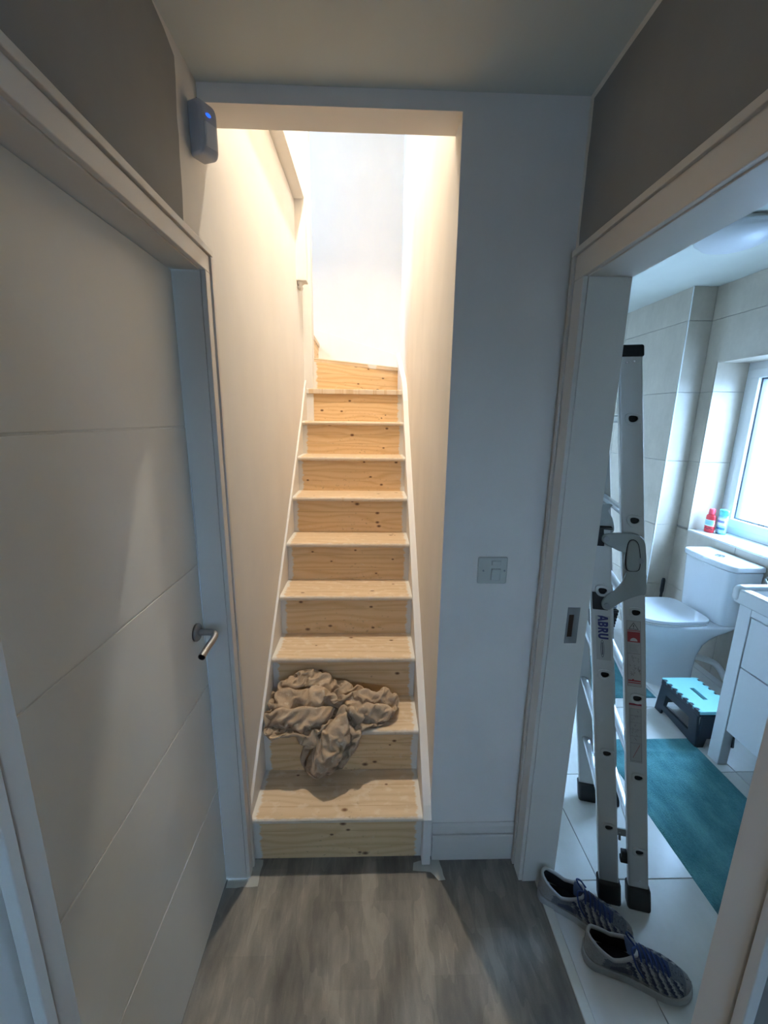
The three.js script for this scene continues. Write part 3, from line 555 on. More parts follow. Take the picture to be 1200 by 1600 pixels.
// ================================================================ LADDER
{
  const O = [0.825, 0, 1.079], g = thing('combination_ladder', 'folded aluminium combination ladder leaning in the bathroom doorway', 'ladder', O);
  const B = new THREE.Matrix4().makeBasis(new THREE.Vector3(0.97, 0, 0.24), new THREE.Vector3(-0.113, 1, -0.08), new THREE.Vector3(-0.30, 0, 0.954));
  const put = (name, geos, mat, root = g) => mesh(name, merge((Array.isArray(geos) ? geos : [geos]).map((x) => flat(x))).applyMatrix4(B), mat, root);
  const alu = std({ color: 0xcbc9c5, metalness: 0.7, roughness: 0.42, bumpMap: speckBump, bumpScale: 0.0002 });
  const rungAlu = std({ color: 0xd2d6da, metalness: 0.8, roughness: 0.3 });
  const cast = std({ color: 0xa2a6a2, metalness: 0.55, roughness: 0.5, bumpMap: speckBump, bumpScale: 0.0003 });
  const dee = (cx, cy, r, C = THREE.Path) => { const p = new C(); for (let k = 0; k <= 28; k++) { const t = k / 28 * Math.PI * 2, x = Math.cos(t) * (1 + 0.16 * Math.cos(t)), y = Math.sin(t); const q = [cx + r * 1.12 * x, cy + r * (y > 0.5 ? 0.5 + (y - 0.5) * 0.5 : y)]; k ? p.lineTo(...q) : p.moveTo(...q); } return p; };
  const wide = 0.031;
  const secs = [{ a: 0.006, top: 1.312, hs: [0.299, 0.572, 0.846, 1.120] }, { a: 0.098, top: 1.812, hs: [0.227, 0.503, 0.780, 1.060, 1.342, 1.633] }];
  const labels = [];
  for (const { a, top, hs } of secs) {
    const s = new THREE.Shape(); const c = 0.008;
    s.moveTo(a - wide, 0.02); s.lineTo(a + wide, 0.02); s.lineTo(a + wide, top - c); s.lineTo(a + wide - c, top); s.lineTo(a - wide + c, top); s.lineTo(a - wide, top - c);
    for (const h of hs) s.holes.push(dee(a + 0.002, h, 0.0125));
    const plate = new THREE.ExtrudeGeometry(s, { depth: 0.018, bevelEnabled: true, bevelSize: 0.006, bevelOffset: -0.006, bevelThickness: 0.004, bevelSegments: 3 });
    for (const z of [-0.022, -0.430]) {
      const st = put('stile', plate.clone().translate(0, 0, z), alu);
      const lips = hs.map((h) => { const r = dee(a + 0.002, h, 0.0185, THREE.Shape); r.holes.push(dee(a + 0.002, h, 0.0122)); return new THREE.ExtrudeGeometry(r, { depth: 0.0014, bevelEnabled: true, bevelSize: 0.0016, bevelThickness: 0.0018, bevelSegments: 3 }).translate(0, 0, z < -0.1 ? z - 0.006 : 0.0012); });
      hs.forEach((h, i) => put('rung_collar', lips[i], alu, st));
      put('rubber_foot', [new RoundedBoxGeometry(wide * 2 + 0.012, 0.088, 0.042, 3, 0.010).translate(a, 0.044, z + 0.010)], M.black);
    }
    for (const h of hs) {
      const r = dee(a + 0.002, h, 0.0132, THREE.Shape); r.holes.push(dee(a + 0.002, h, 0.0116));
      for (const z of [-0.002, -0.428]) put('rung_hole_shade', new THREE.ShapeGeometry(dee(a + 0.002, h, 0.0125, THREE.Shape)).translate(0, 0, z), M.black);  // black discs paint the unlit hollow inside each rung end
      put('rung', new THREE.ExtrudeGeometry(r, { depth: 0.405, bevelEnabled: false }).translate(0, 0, -0.418), rungAlu);
    }
    if (top > 1.5) for (const z of [-0.022, -0.430]) put('end_cap', new RoundedBoxGeometry(wide * 2 + 0.008, 0.032, 0.034, 3, 0.006).translate(a, top + 0.004, z + 0.010), M.black);
  }
  // cast hinge bracket joining the two sections, on both sides of the ladder
  const bodyPts = [[0.0314, 1.2996], [0.0757, 1.3042], [0.1065, 1.3021], [0.1242, 1.2862], [0.1291, 1.2465], [0.1288, 1.1885], [0.1259, 1.1205], [0.1155, 1.1194], [0.0681, 1.0964], [0.0412, 1.0754], [0.0248, 1.0629], [0.0087, 1.0657], [0.0049, 1.0836], [0.0175, 1.1062], [0.0419, 1.1268], [0.0635, 1.1558], [0.0744, 1.1894], [0.0667, 1.2005], [0.0698, 1.2417], [0.049, 1.2516], [0.0203, 1.2669], [0.01, 1.2778], [0.0129, 1.2925]];
  const soft = (pts) => { const c = new THREE.CatmullRomCurve3(pts.map(([x, y]) => new THREE.Vector3(x, y, 0)), true, 'centripetal').getPoints(90); return poly(c.map((p) => [p.x, p.y])); };
  const hookPts = [[-0.020, 1.300], [-0.019, 1.345], [-0.004, 1.370], [0.018, 1.382], [0.046, 1.381], [0.040, 1.372], [0.0351, 1.3643], [0.040, 1.352], [0.0452, 1.3400], [0.046, 1.300]];
  const slotPts = [[0.0771, 1.1955], [0.0785, 1.2614], [0.086, 1.282], [0.0963, 1.2849], [0.1057, 1.276], [0.107, 1.1982], [0.092, 1.192]];
  for (const z of [0.003, -0.445]) {
    const br = put('hinge_bracket', flat(extrude(soft(bodyPts), 0.010, 0.003)).translate(0, 0, z), cast);
    put('lever_groove_dark', extrude(soft(slotPts.map(([x, y]) => [0.0925 + (x - 0.0925) * 1.13, 1.238 + (y - 1.238) * 1.04])), 0.003, 0.0005).translate(0, 0, z + (z > 0 ? 0.0085 : -0.0015)), M.black, br);  // the dark of the groove around the lever, put in as a black plate
    put('catch_lever', extrude(soft(slotPts), 0.006, 0.002).translate(0, 0, z + (z > 0 ? 0.008 : -0.004)), cast, br);
    for (const [x, y] of [[0.022, 1.284], [0.019, 1.077], [0.113, 1.225]]) put('bolt', new THREE.CylinderGeometry(0.0085, 0.0085, 0.006, 18).rotateX(Math.PI / 2).translate(x, y, z + (z > 0 ? 0.011 : -0.001)), M.steel, br);
    put('hook_plate', extrude(soft(hookPts), 0.010, 0.002).translate(0, 0, z - 0.022), cast);
    const zz = z > 0 ? 0.0 : -0.434;
    put('black_insert', [new RoundedBoxGeometry(0.068, 0.009, 0.03, 2, 0.003).translate(0.008, 1.313, zz - 0.010), new RoundedBoxGeometry(0.040, 0.052, 0.005, 2, 0.002).translate(-0.002, 1.284, zz + 0.0015), new RoundedBoxGeometry(0.044, 0.055, 0.005, 2, 0.002).translate(0.002, 1.085, zz + 0.0015)], M.black);
  }
  put('locking_bar', [new RoundedBoxGeometry(0.075, 0.028, 0.006, 2, 0.002).translate(0.055, 0.262, -0.028), new RoundedBoxGeometry(0.008, 0.03, 0.006, 2, 0.002).translate(0.048, 0.246, -0.026)], cast);
  put('locking_catch', [new RoundedBoxGeometry(0.022, 0.026, 0.016, 2, 0.003).translate(0.060, 0.192, -0.016), new RoundedBoxGeometry(0.026, 0.02, 0.018, 2, 0.003).translate(0.058, 0.172, -0.016)], M.black);
  // printed stickers, read along the stile
  const sticker = (name, w, h, cx, cy, draw) => put(name, new THREE.PlaneGeometry(w, h).translate(cx, cy, 0.0011), std({ map: canvasTex(Math.round(w * 8000), Math.round(h * 8000), draw), roughness: 0.5, polygonOffset: true, polygonOffsetFactor: -1 }));
  sticker('maker_label', 0.042, 0.145, 0.008, 0.966, (c, w, h) => {
    c.fillStyle = '#b3b1ac'; c.fillRect(0, 0, w, h); c.save(); c.translate(w / 2, h * 0.26); c.rotate(Math.PI / 2); c.fillStyle = '#1a1a5e'; c.textAlign = 'center'; c.textBaseline = 'middle'; c.scale(0.78, 1); c.font = 'bold ' + Math.round(w * 0.92) + 'px sans-serif'; c.fillText('ABRU', 0, 0); c.lineWidth = 14; c.strokeStyle = '#1a1a5e'; c.strokeText('ABRU', 0, 0); c.restore();
    c.strokeStyle = '#20222c'; c.lineWidth = 10; c.beginPath(); c.ellipse(w * 0.42, h * 0.74, w * 0.11, h * 0.195, 0, 0, 7); c.stroke(); c.fillStyle = '#20222c'; c.fillRect(w * 0.39, h * 0.60, w * 0.06, h * 0.28);
  });
  sticker('warning_label', 0.040, 0.215, 0.0945, 0.925, (c, w, h) => {
    c.fillStyle = '#b9b0a9'; c.fillRect(0, 0, w, h); c.strokeStyle = '#5b5450'; c.lineWidth = 5; c.strokeRect(6, 6, w - 12, h - 12);
    c.strokeStyle = '#3a2f2e'; c.lineWidth = 12; c.beginPath(); c.moveTo(w * 0.5, h * 0.03); c.lineTo(w * 0.82, h * 0.125); c.lineTo(w * 0.18, h * 0.125); c.closePath(); c.stroke(); c.fillStyle = '#3a2f2e'; c.fillRect(w * 0.47, h * 0.06, w * 0.06, h * 0.035); c.fillRect(w * 0.47, h * 0.104, w * 0.06, h * 0.01);
    c.fillStyle = '#a8312f'; c.fillRect(w * 0.06, h * 0.14, w * 0.88, h * 0.012); c.fillRect(w * 0.06, h * 0.165, w * 0.88, h * 0.155); c.fillStyle = '#cfc4bd'; c.beginPath(); c.arc(w * 0.5, h * 0.305, w * 0.26, Math.PI, 0); c.fill();
    c.fillStyle = '#8f8680'; seed = 41; for (let i = 0; i < 14; i++) c.fillRect(w * 0.14, h * (0.35 + i * 0.009), w * (0.5 + 0.22 * rnd()), 4); c.fillStyle = '#4e4642'; c.fillRect(w * 0.06, h * 0.49, w * 0.88, 7);
    c.strokeStyle = '#6d5f5a'; c.lineWidth = 5; for (let i = 0; i < 26; i++) { c.beginPath(); const x = w * (0.12 + 0.7 * rnd()), y = h * (0.52 + 0.34 * rnd()); c.moveTo(x, y); c.lineTo(x + w * 0.14, y + h * 0.03 * (rnd() - 0.3)); c.lineTo(x + w * 0.05, y + h * 0.03); c.stroke(); }
    c.fillStyle = '#a8312f'; c.fillRect(w * 0.06, h * 0.90, w * 0.88, h * 0.02); c.fillRect(w * 0.06, h * 0.935, w * 0.88, h * 0.014); c.fillRect(w * 0.35, h * 0.885, w * 0.12, h * 0.02);
  });
  sticker('warning_label', 0.036, 0.205, 0.096, 0.658, (c, w, h) => {
    c.fillStyle = '#aaa5a0'; c.fillRect(0, 0, w, h); c.fillStyle = '#8c2030'; c.fillRect(0, 0, w, h * 0.03); c.fillStyle = '#c2a8a4'; c.fillRect(0, h * 0.045, w, h * 0.035);
    c.strokeStyle = '#77716c'; c.lineWidth = 4; for (let i = 0; i < 5; i++) c.strokeRect(w * 0.06, h * (0.09 + i * 0.115), w * 0.88, h * 0.11); c.strokeStyle = '#3d3836'; c.lineWidth = 6; seed = 77; for (let i = 0; i < 16; i++) { c.beginPath(); const x = w * (0.2 + 0.5 * rnd()), y = h * (0.11 + 0.5 * rnd()); c.moveTo(x, y); c.lineTo(x + w * 0.15 * rnd(), y + h * 0.03); c.stroke(); }
    c.strokeStyle = '#8c2a30'; c.lineWidth = 12; c.beginPath(); c.moveTo(w * 0.82, h * 0.69); c.lineTo(w * 0.25, h * 0.92); c.stroke(); c.strokeStyle = '#5a5350'; c.lineWidth = 5; c.strokeRect(w * 0.06, h * 0.67, w * 0.88, h * 0.3);
  });
  for (const [x, y] of [[0.088, 1.785], [0.108, 1.787], [0.102, 0.115]]) put('rivet', new THREE.SphereGeometry(0.0035, 12, 8).scale(1, 1, 0.5).translate(x, y, 0.0012), M.chrome);
}

// ================================================================ SHOES
{
  const mesh1 = canvasTex(512, 512, (c, w, h) => {                  // u runs heel to toe, height runs sole to rim
    const im = c.createImageData(w, h);
    for (let j = 0; j < h; j++) for (let i = 0; i < w; i++) {
      const u = i / w, v = 1 - j / h, wob = 0.012 * n2(u * 14, v * 10); let col = mix([84, 88, 96], [120, 123, 128], clamp(0.5 + 0.9 * fbm(u * 34, v * 26, 3)));   // grey mesh
      const band = (u + 0.16 * v + wob) * 11.5, k2 = ((band % 1) + 1) % 1;
      if (u > 0.38 && u < 0.90 && v < 0.80) { if (k2 < 0.34) col = mix(col, [168, 168, 164], 0.85); else if (k2 > 0.62) col = mix(col, [34, 42, 66], 0.85); }  // pale and navy ribs over the forefoot
      if (v > 0.87 + wob && u > 0.42 && u < 0.80) col = mix(col, [34, 48, 86], 0.8);            // blue eyestay beside the laces
      if (u > 0.24 && u < 0.44 && v < 0.42 - 1.2 * Math.abs(u - 0.34)) col = mix(col, [50, 56, 74], 0.7);   // navy saddle
      if (u < 0.16 + 0.05 * v + wob) col = mix(col, [166, 163, 157], 0.85);                       // pale heel counter
      
      if (u < 0.42 && v > 0.80) col = mix(col, [150, 148, 142], 0.75);                            // worn collar
      if (u > 0.91 + 0.03 * v) col = mix(col, [148, 147, 143], 0.8);                              // toe cap
      if (v < 0.13 + wob) col = mix(col, [138, 136, 130], 0.7);                                   // rand above the sole
      if (fbm(u * 18 + 4, v * 15, 3) > 0.34) col = mix(col, [120, 112, 100], 0.4);                // ground-in dirt
      const k = (j * w + i) * 4, g = 0.88 + 0.24 * rnd(); for (let m = 0; m < 3; m++) im.data[k + m] = col[m] * g; im.data[k + 3] = 255;
    }
    c.putImageData(im, 0, 0);
  });
  const upperMat = std({ map: mesh1, roughness: 0.85, bumpMap: weaveBump, bumpScale: 0.0006, side: THREE.DoubleSide }), liner = std({ color: 0x15161c, roughness: 0.95, side: THREE.DoubleSide }), soleMat = std({ color: 0x9a9a97, roughness: 0.7 }), lace = std({ color: 0x1b3264, roughness: 0.8 }), padMat = std({ color: 0x9c9993, roughness: 0.9 });
  const tongueMat = std({ color: 0x2c3448, roughness: 0.9, side: THREE.DoubleSide }), footbed = std({ color: 0xa9a9a6, roughness: 0.8 });
  const LN = 0.285;
  const wd = (t) => { const k = t < 0.12 ? Math.sqrt(1 - Math.pow((0.12 - t) / 0.12, 2)) : t > 0.72 ? Math.sqrt(Math.max(0, 1 - Math.pow((t - 0.72) / 0.28, 2.2))) : 1; const b = t < 0.42 ? lerp(0.036, 0.035, t / 0.42) : t < 0.72 ? lerp(0.035, 0.049, (t - 0.42) / 0.30) : 0.049; return b * k; };
  const rim = (t) => t < 0.06 ? 0.092 : t < 0.26 ? lerp(0.092, 0.066, Math.pow((t - 0.06) / 0.20, 0.7)) : t < 0.46 ? lerp(0.066, 0.092, Math.pow((t - 0.26) / 0.20, 1.2)) : t < 0.56 ? lerp(0.092, 0.086, (t - 0.46) / 0.10) : lerp(0.086, 0.042, Math.pow((t - 0.56) / 0.44, 0.85));
  const cw = (t) => t < 0.02 || t > 0.50 ? 0 : 0.033 * Math.pow(Math.sin(Math.PI * clamp((t - 0.02) / 0.48)), 0.42);
  const NT = 72, NS = 14;
  function half(side, inner) {
    const pos = [], uv = [], idx = [];
    for (let j = 0; j <= NT; j++) { const t = j / NT, w = Math.max(0.0004, wd(t)), c = cw(t), h = rim(t), x = t * LN;
      for (let i = 0; i <= NS; i++) { const s = i / NS, a = s * Math.PI / 2; let z, y;
        if (!inner) { z = c + (w - c) * Math.pow(Math.cos(a), 0.62); y = 0.020 + (h - 0.020) * Math.pow(Math.sin(a), 0.95); z += (t < 0.5 ? 0.002 * Math.sin(s * Math.PI) : 0); y += 0.0012 * n2(t * 24, s * 7 + side * 4); }
        else { z = lerp(c, Math.max(0.0002, w - 0.010), Math.pow(s, 0.7)) ; y = lerp(h, 0.030, s); }
        pos.push(x, y, side * z); uv.push(t, inner ? 0 : s);
      } }
    for (let j = 0; j < NT; j++) for (let i = 0; i < NS; i++) { const a = j * (NS + 1) + i; side > 0 === !inner ? idx.push(a, a + NS + 1, a + 1, a + 1, a + NS + 1, a + NS + 2) : idx.push(a, a + 1, a + NS + 1, a + 1, a + NS + 2, a + NS + 1); }
    const g = new THREE.BufferGeometry(); g.setAttribute('position', new THREE.Float32BufferAttribute(pos, 3)); g.setAttribute('uv', new THREE.Float32BufferAttribute(uv, 2)); g.setIndex(idx); g.computeVertexNormals(); return flat(g);
  }
  function makeShoe(name, label, x, d, turn, roll) {
    const g = thing(name, label, 'shoe', [x, 0, d]); g.rotation.set(0, turn, 0);
    const out = new THREE.Shape(); for (let k = 0; k <= 60; k++) { const t = k / 60; out[k ? 'lineTo' : 'moveTo'](t * (LN + 0.006) - 0.003, wd(t) + 0.004); } for (let k = 60; k >= 0; k--) { const t = k / 60; out.lineTo(t * (LN + 0.006) - 0.003, -wd(t) - 0.004); }
    const so = flat(new THREE.ExtrudeGeometry(out, { depth: 0.016, bevelEnabled: true, bevelSize: 0.004, bevelOffset: -0.004, bevelThickness: 0.004, bevelSegments: 3 }).rotateX(-Math.PI / 2).translate(0, 0.004, 0));
    { const p = so.attributes.position; for (let i = 0; i < p.count; i++) { const t = p.getX(i) / LN; if (t > 0.72) p.setY(i, p.getY(i) + 0.012 * Math.pow((t - 0.72) / 0.28, 2)); if (t < 0.3) p.setY(i, p.getY(i) * (1 + 0.25 * (0.3 - t) / 0.3)); } so.computeVertexNormals(); }
    mesh('sole', so, soleMat, g);
    mesh('upper', [half(1), half(-1)], upperMat, g);
    mesh('lining', [half(1, true), half(-1, true)], liner, g);
    mesh('footbed', new THREE.CylinderGeometry(1, 1, 0.004, 32).scale(0.075, 1, 0.026).translate(0.085, 0.030, 0), liner, g);
    const cp = []; for (let k = 0; k <= 20; k++) { const t = lerp(0.02, 0.47, k / 20); cp.push(new THREE.Vector3(t * LN, rim(t) - 0.002, cw(t) + 0.001)); } for (let k = 20; k >= 0; k--) { const t = lerp(0.02, 0.47, k / 20); cp.push(new THREE.Vector3(t * LN, rim(t) - 0.002, -cw(t) - 0.001)); }
    mesh('collar', tube(cp, 0.0055, 90, 8, true), padMat, g);
    const tp = [], ti = []; for (let j = 0; j <= 10; j++) for (let i = 0; i <= 8; i++) { const v = j / 10, u = i / 4 - 1; tp.push(lerp(0.165, 0.105, v) + 0.004 * u * u, lerp(0.088, 0.104, v) - 0.010 * u * u, u * lerp(0.020, 0.024, v)); } for (let j = 0; j < 10; j++) for (let i = 0; i < 8; i++) { const a = j * 9 + i; ti.push(a, a + 1, a + 9, a + 1, a + 10, a + 9); }
    const tg = new THREE.BufferGeometry(); tg.setAttribute('position', new THREE.Float32BufferAttribute(tp, 3)); tg.setIndex(ti); tg.computeVertexNormals(); tg.setAttribute('uv', new THREE.Float32BufferAttribute(new Float32Array(tp.length / 3 * 2), 2));
    mesh('tongue', flat(tg), tongueMat, g);
    const ls = []; for (let k = 0; k < 6; k++) { const t = 0.48 + k * 0.052, h = rim(t) + 0.003, q = 0.021; ls.push(tube([new THREE.Vector3(t * LN, h - 0.012, -q - 0.004), new THREE.Vector3(t * LN + 0.002, h - 0.002, -q * 0.6), new THREE.Vector3(t * LN + 0.005, h + 0.001, 0), new THREE.Vector3(t * LN + 0.008, h - 0.002, q * 0.6), new THREE.Vector3(t * LN + 0.010, h - 0.012, q + 0.004)], 0.0028, 16, 6)); }
    ls.push(tube([new THREE.Vector3(0.135, 0.097, 0), new THREE.Vector3(0.120, 0.110, 0.022), new THREE.Vector3(0.130, 0.085, 0.042), new THREE.Vector3(0.150, 0.060, 0.047)], 0.0026, 24, 6), tube([new THREE.Vector3(0.135, 0.097, 0), new THREE.Vector3(0.112, 0.112, -0.015), new THREE.Vector3(0.122, 0.096, -0.034), new THREE.Vector3(0.142, 0.066, -0.045)], 0.0026, 24, 6));
    mesh('laces', ls, lace, g);
    return g;
  }
  const turnOf = (dx, dd) => Math.atan2(dd, dx);
  makeShoe('running_shoe', 'worn grey and navy running shoe by the door frame, its toe behind the other shoe', 0.598, 1.122, turnOf(0.215, -0.140));
  makeShoe('running_shoe', 'worn grey and navy running shoe lying across the bathroom tiles beside the threshold strip', 0.668, 0.945, turnOf(0.256, -0.094));
}

// ================================================================ DUST SHEET on the stairs
{
  const x0 = -0.470, x1 = 0.185, y0 = 0.185, y1 = 0.64, d0 = 1.30, d1 = 1.675, h = 0.0052;
  const nx = Math.ceil((x1 - x0) / h), ny = Math.ceil((y1 - y0) / h), nz = Math.ceil((d1 - d0) / h);
  const smin = (a, b, k) => { const t = clamp(0.5 + 0.5 * (b - a) / k); return lerp(b, a, t) - k * t * (1 - t); };
  const knot = [-0.135, 0.490, 1.50];
  const rolls = [   // bundled rolls of cloth: x, height, depth, radius along each
    [[-0.440, 0.425, 1.560, 0.026], [-0.380, 0.519, 1.580, 0.030], [-0.273, 0.554, 1.600, 0.030], [-0.162, 0.522, 1.590, 0.028], [-0.052, 0.502, 1.600, 0.022]],
    [[-0.405, 0.490, 1.530, 0.030], [-0.329, 0.517, 1.530, 0.036], [-0.223, 0.528, 1.530, 0.034], [-0.130, 0.503, 1.530, 0.022]],
    [[-0.405, 0.470, 1.480, 0.030], [-0.333, 0.473, 1.470, 0.042], [-0.241, 0.474, 1.460, 0.036], [-0.167, 0.494, 1.490, 0.020]],
    [[-0.412, 0.442, 1.450, 0.028], [-0.372, 0.428, 1.430, 0.032], [-0.288, 0.426, 1.425, 0.030], [-0.188, 0.448, 1.440, 0.024], [-0.147, 0.465, 1.470, 0.018]],
    [[-0.413, 0.504, 1.500, 0.022], [-0.420, 0.475, 1.460, 0.020], [-0.417, 0.438, 1.440, 0.020]],
    [[-0.117, 0.509, 1.530, 0.020], [-0.037, 0.515, 1.530, 0.034], [0.052, 0.506, 1.550, 0.034], [0.091, 0.468, 1.550, 0.024]],
    [[-0.089, 0.507, 1.500, 0.020], [-0.009, 0.478, 1.490, 0.042], [0.052, 0.455, 1.500, 0.042], [0.090, 0.463, 1.520, 0.028]],
    [[-0.074, 0.509, 1.470, 0.022], [-0.022, 0.436, 1.460, 0.034], [0.043, 0.431, 1.480, 0.032]],
    [[0.079, 0.512, 1.550, 0.018], [0.109, 0.470, 1.540, 0.020], [0.085, 0.417, 1.520, 0.018]],
    [[-0.112, 0.496, 1.460, 0.020], [-0.138, 0.427, 1.415, 0.052], [-0.180, 0.350, 1.392, 0.060], [-0.212, 0.282, 1.392, 0.040]],
    [[-0.078, 0.465, 1.450, 0.022], [-0.067, 0.414, 1.415, 0.032], [-0.112, 0.330, 1.398, 0.032], [-0.170, 0.268, 1.395, 0.024]],
    [[-0.188, 0.460, 1.440, 0.020], [-0.253, 0.397, 1.410, 0.020], [-0.267, 0.323, 1.400, 0.017], [-0.241, 0.247, 1.400, 0.010]],
    [[-0.30, 0.44, 1.54, 0.05], [-0.10, 0.44, 1.55, 0.045], [0.05, 0.44, 1.55, 0.04]],
  ];
  const segs = []; for (const r of rolls) { const c = new THREE.CatmullRomCurve3(r.map(([x, y, d]) => new THREE.Vector3(x, y, d)), false, 'centripetal'), n = (r.length - 1) * 3; let p = null;
    const one = []; for (let k = 0; k <= n; k++) { const q = c.getPoint(k / n), f = k / n * (r.length - 1), a = Math.min(r.length - 2, Math.floor(f)), rad = lerp(r[a][3], r[a + 1][3], f - a); if (p) one.push([p.x, p.y, p.z, q.x - p.x, q.y - p.y, q.z - p.z, p.r, rad]); p = { x: q.x, y: q.y, z: q.z, r: rad }; } segs.push(one); }
  function field(x0, y0, d0) {                                      // smooth bundle; the cloth itself is wrinkled over it below
    const x = x0 + 0.012 * n3(x0 * 9, y0 * 9, d0 * 9), y = y0 + 0.010 * n3(x0 * 9 + 20, y0 * 9, d0 * 9), d = d0 + 0.012 * n3(x0 * 9, y0 * 9 + 20, d0 * 9);
    let s = 1e3;
    for (const one of segs) { let m = 1e3; for (const [ax, ay, ad, ex, ey, ed, r0, r1] of one) { const px = x - ax, py = y - ay, pd = d - ad, t = clamp((px * ex + py * ey + pd * ed) / (ex * ex + ey * ey + ed * ed)), qx = px - ex * t, qy = py - ey * t, qd = pd - ed * t, v = Math.sqrt(qx * qx + qy * qy + qd * qd) - lerp(r0, r1, t); if (v < m) m = v; } s = smin(s, m, 0.012); }
    return s + 0.006;
  }
  const inside = (x, y, d) => { const a = Math.min(0.4025 - y, d - 1.4265), b = d - 1.6445, c = 0.2022 - y, e = Math.min(0.38 - y, d - 1.4465); return Math.max(a, b, c, e); };
  const F = new Float32Array((nx + 1) * (ny + 1) * (nz + 1)), Q = new Float32Array(F.length), I = (i, j, k) => (k * (ny + 1) + j) * (nx + 1) + i;
  for (let k = 0; k <= nz; k++) for (let j = 0; j <= ny; j++) for (let i = 0; i <= nx; i++) {
    const x = x0 + i * h, y = y0 + j * h, d = d0 + k * h; const raw = field(x, y, d); let f = Math.max(raw, inside(x, y, d) + 0.0005, TL + 0.004 - x); Q[I(i, j, k)] = raw;
    if (i === 0 || j === 0 || k === 0 || i === nx || j === ny || k === nz) f = Math.max(f, 0.001);
    F[I(i, j, k)] = f;
  }
  const at = new Int32Array(F.length).fill(-1), pos = [], idx = [], dirs = [[0, 0, 0], [1, 0, 0], [0, 1, 0], [1, 1, 0], [0, 0, 1], [1, 0, 1], [0, 1, 1], [1, 1, 1]], edges = []; // surface nets
  for (let a = 0; a < 8; a++) for (let b = a + 1; b < 8; b++) if (dirs[a].reduce((s, v, m) => s + Math.abs(v - dirs[b][m]), 0) === 1) edges.push([a, b]);
  for (let k = 0; k < nz; k++) for (let j = 0; j < ny; j++) for (let i = 0; i < nx; i++) {
    const v = dirs.map(([a, b, c]) => F[I(i + a, j + b, k + c)]); let n = 0, sx = 0, sy = 0, sz = 0;
    for (const [a, b] of edges) if (v[a] < 0 !== v[b] < 0) { const t = v[a] / (v[a] - v[b]); sx += lerp(dirs[a][0], dirs[b][0], t); sy += lerp(dirs[a][1], dirs[b][1], t); sz += lerp(dirs[a][2], dirs[b][2], t); n++; }
    if (n) { at[I(i, j, k)] = pos.length / 3; pos.push(x0 + (i + sx / n) * h, y0 + (j + sy / n) * h, -(d0 + (k + sz / n) * h)); }
  }
  const quad = (a, b, c, d, flip) => { if (a < 0 || b < 0 || c < 0 || d < 0) return; flip ? idx.push(a, c, b, a, d, c) : idx.push(a, b, c, a, c, d); };
  for (let k = 1; k < nz; k++) for (let j = 1; j < ny; j++) for (let i = 1; i < nx; i++) {
    const f = F[I(i, j, k)] < 0;
    if (f !== F[I(i + 1, j, k)] < 0) quad(at[I(i, j, k)], at[I(i, j - 1, k)], at[I(i, j - 1, k - 1)], at[I(i, j, k - 1)], !f);
    if (f !== F[I(i, j + 1, k)] < 0) quad(at[I(i, j, k)], at[I(i, j, k - 1)], at[I(i - 1, j, k - 1)], at[I(i - 1, j, k)], !f);
    if (f !== F[I(i, j, k + 1)] < 0) quad(at[I(i, j, k)], at[I(i - 1, j, k)], at[I(i - 1, j - 1, k)], at[I(i, j - 1, k)], !f);
  }
  // the sheet has more cloth than the bundle has skin: give every edge extra length, most of it across the pull towards the knot, and let it buckle
  {
    const N = pos.length / 3, P = new Float32Array(pos), prev = new Float32Array(pos), E = new Map(), key = (a, b) => a < b ? a * N + b : b * N + a, opp = new Map();
    for (let t = 0; t < idx.length; t += 3) for (let m = 0; m < 3; m++) { const a = idx[t + m], b = idx[t + (m + 1) % 3], c = idx[t + (m + 2) % 3], k = key(a, b); E.set(k, [a, b]); if (opp.has(k)) opp.get(k).push(c); else opp.set(k, [c]); }
    const ea = [], eb = [], rest = [], stiff = [];
    const addE = (a, b, k, mul) => {
      const dx = P[b * 3] - P[a * 3], dy = P[b * 3 + 1] - P[a * 3 + 1], dz = P[b * 3 + 2] - P[a * 3 + 2], L = Math.hypot(dx, dy, dz); if (L < 1e-6) return;
      const mx = (P[a * 3] + P[b * 3]) / 2, my = (P[a * 3 + 1] + P[b * 3 + 1]) / 2, mz = (P[a * 3 + 2] + P[b * 3 + 2]) / 2, kx = mx - knot[0], ky = my - knot[1], kz = mz + knot[2], K = Math.hypot(kx, ky, kz) + 1e-6, c = Math.abs(dx * kx + dy * ky + dz * kz) / (L * K);
      const low = clamp((0.42 - my) / 0.05), wob = 0.5 + 0.5 * n3(mx * 8, my * 8, mz * 8), across = lerp(0.60, 0.24, low) * (0.55 + 0.8 * wob), along = lerp(0.10, 0.02, low);
      ea.push(a); eb.push(b); rest.push(L * (1 + mul * lerp(across, along, c * c))); stiff.push(k);
    };
    for (const [a, b] of E.values()) addE(a, b, 0.9, 1);
    for (const o of opp.values()) if (o.length === 2) addE(o[0], o[1], 0.30, 1);
    const nb = Array.from({ length: N }, () => []); for (const [a, b] of E.values()) { nb[a].push(b); nb[b].push(a); }
    for (const v of nb) { const more = new Set(v); for (const w of v) for (const z of nb[w]) more.add(z); v.ring2 = [...more]; }
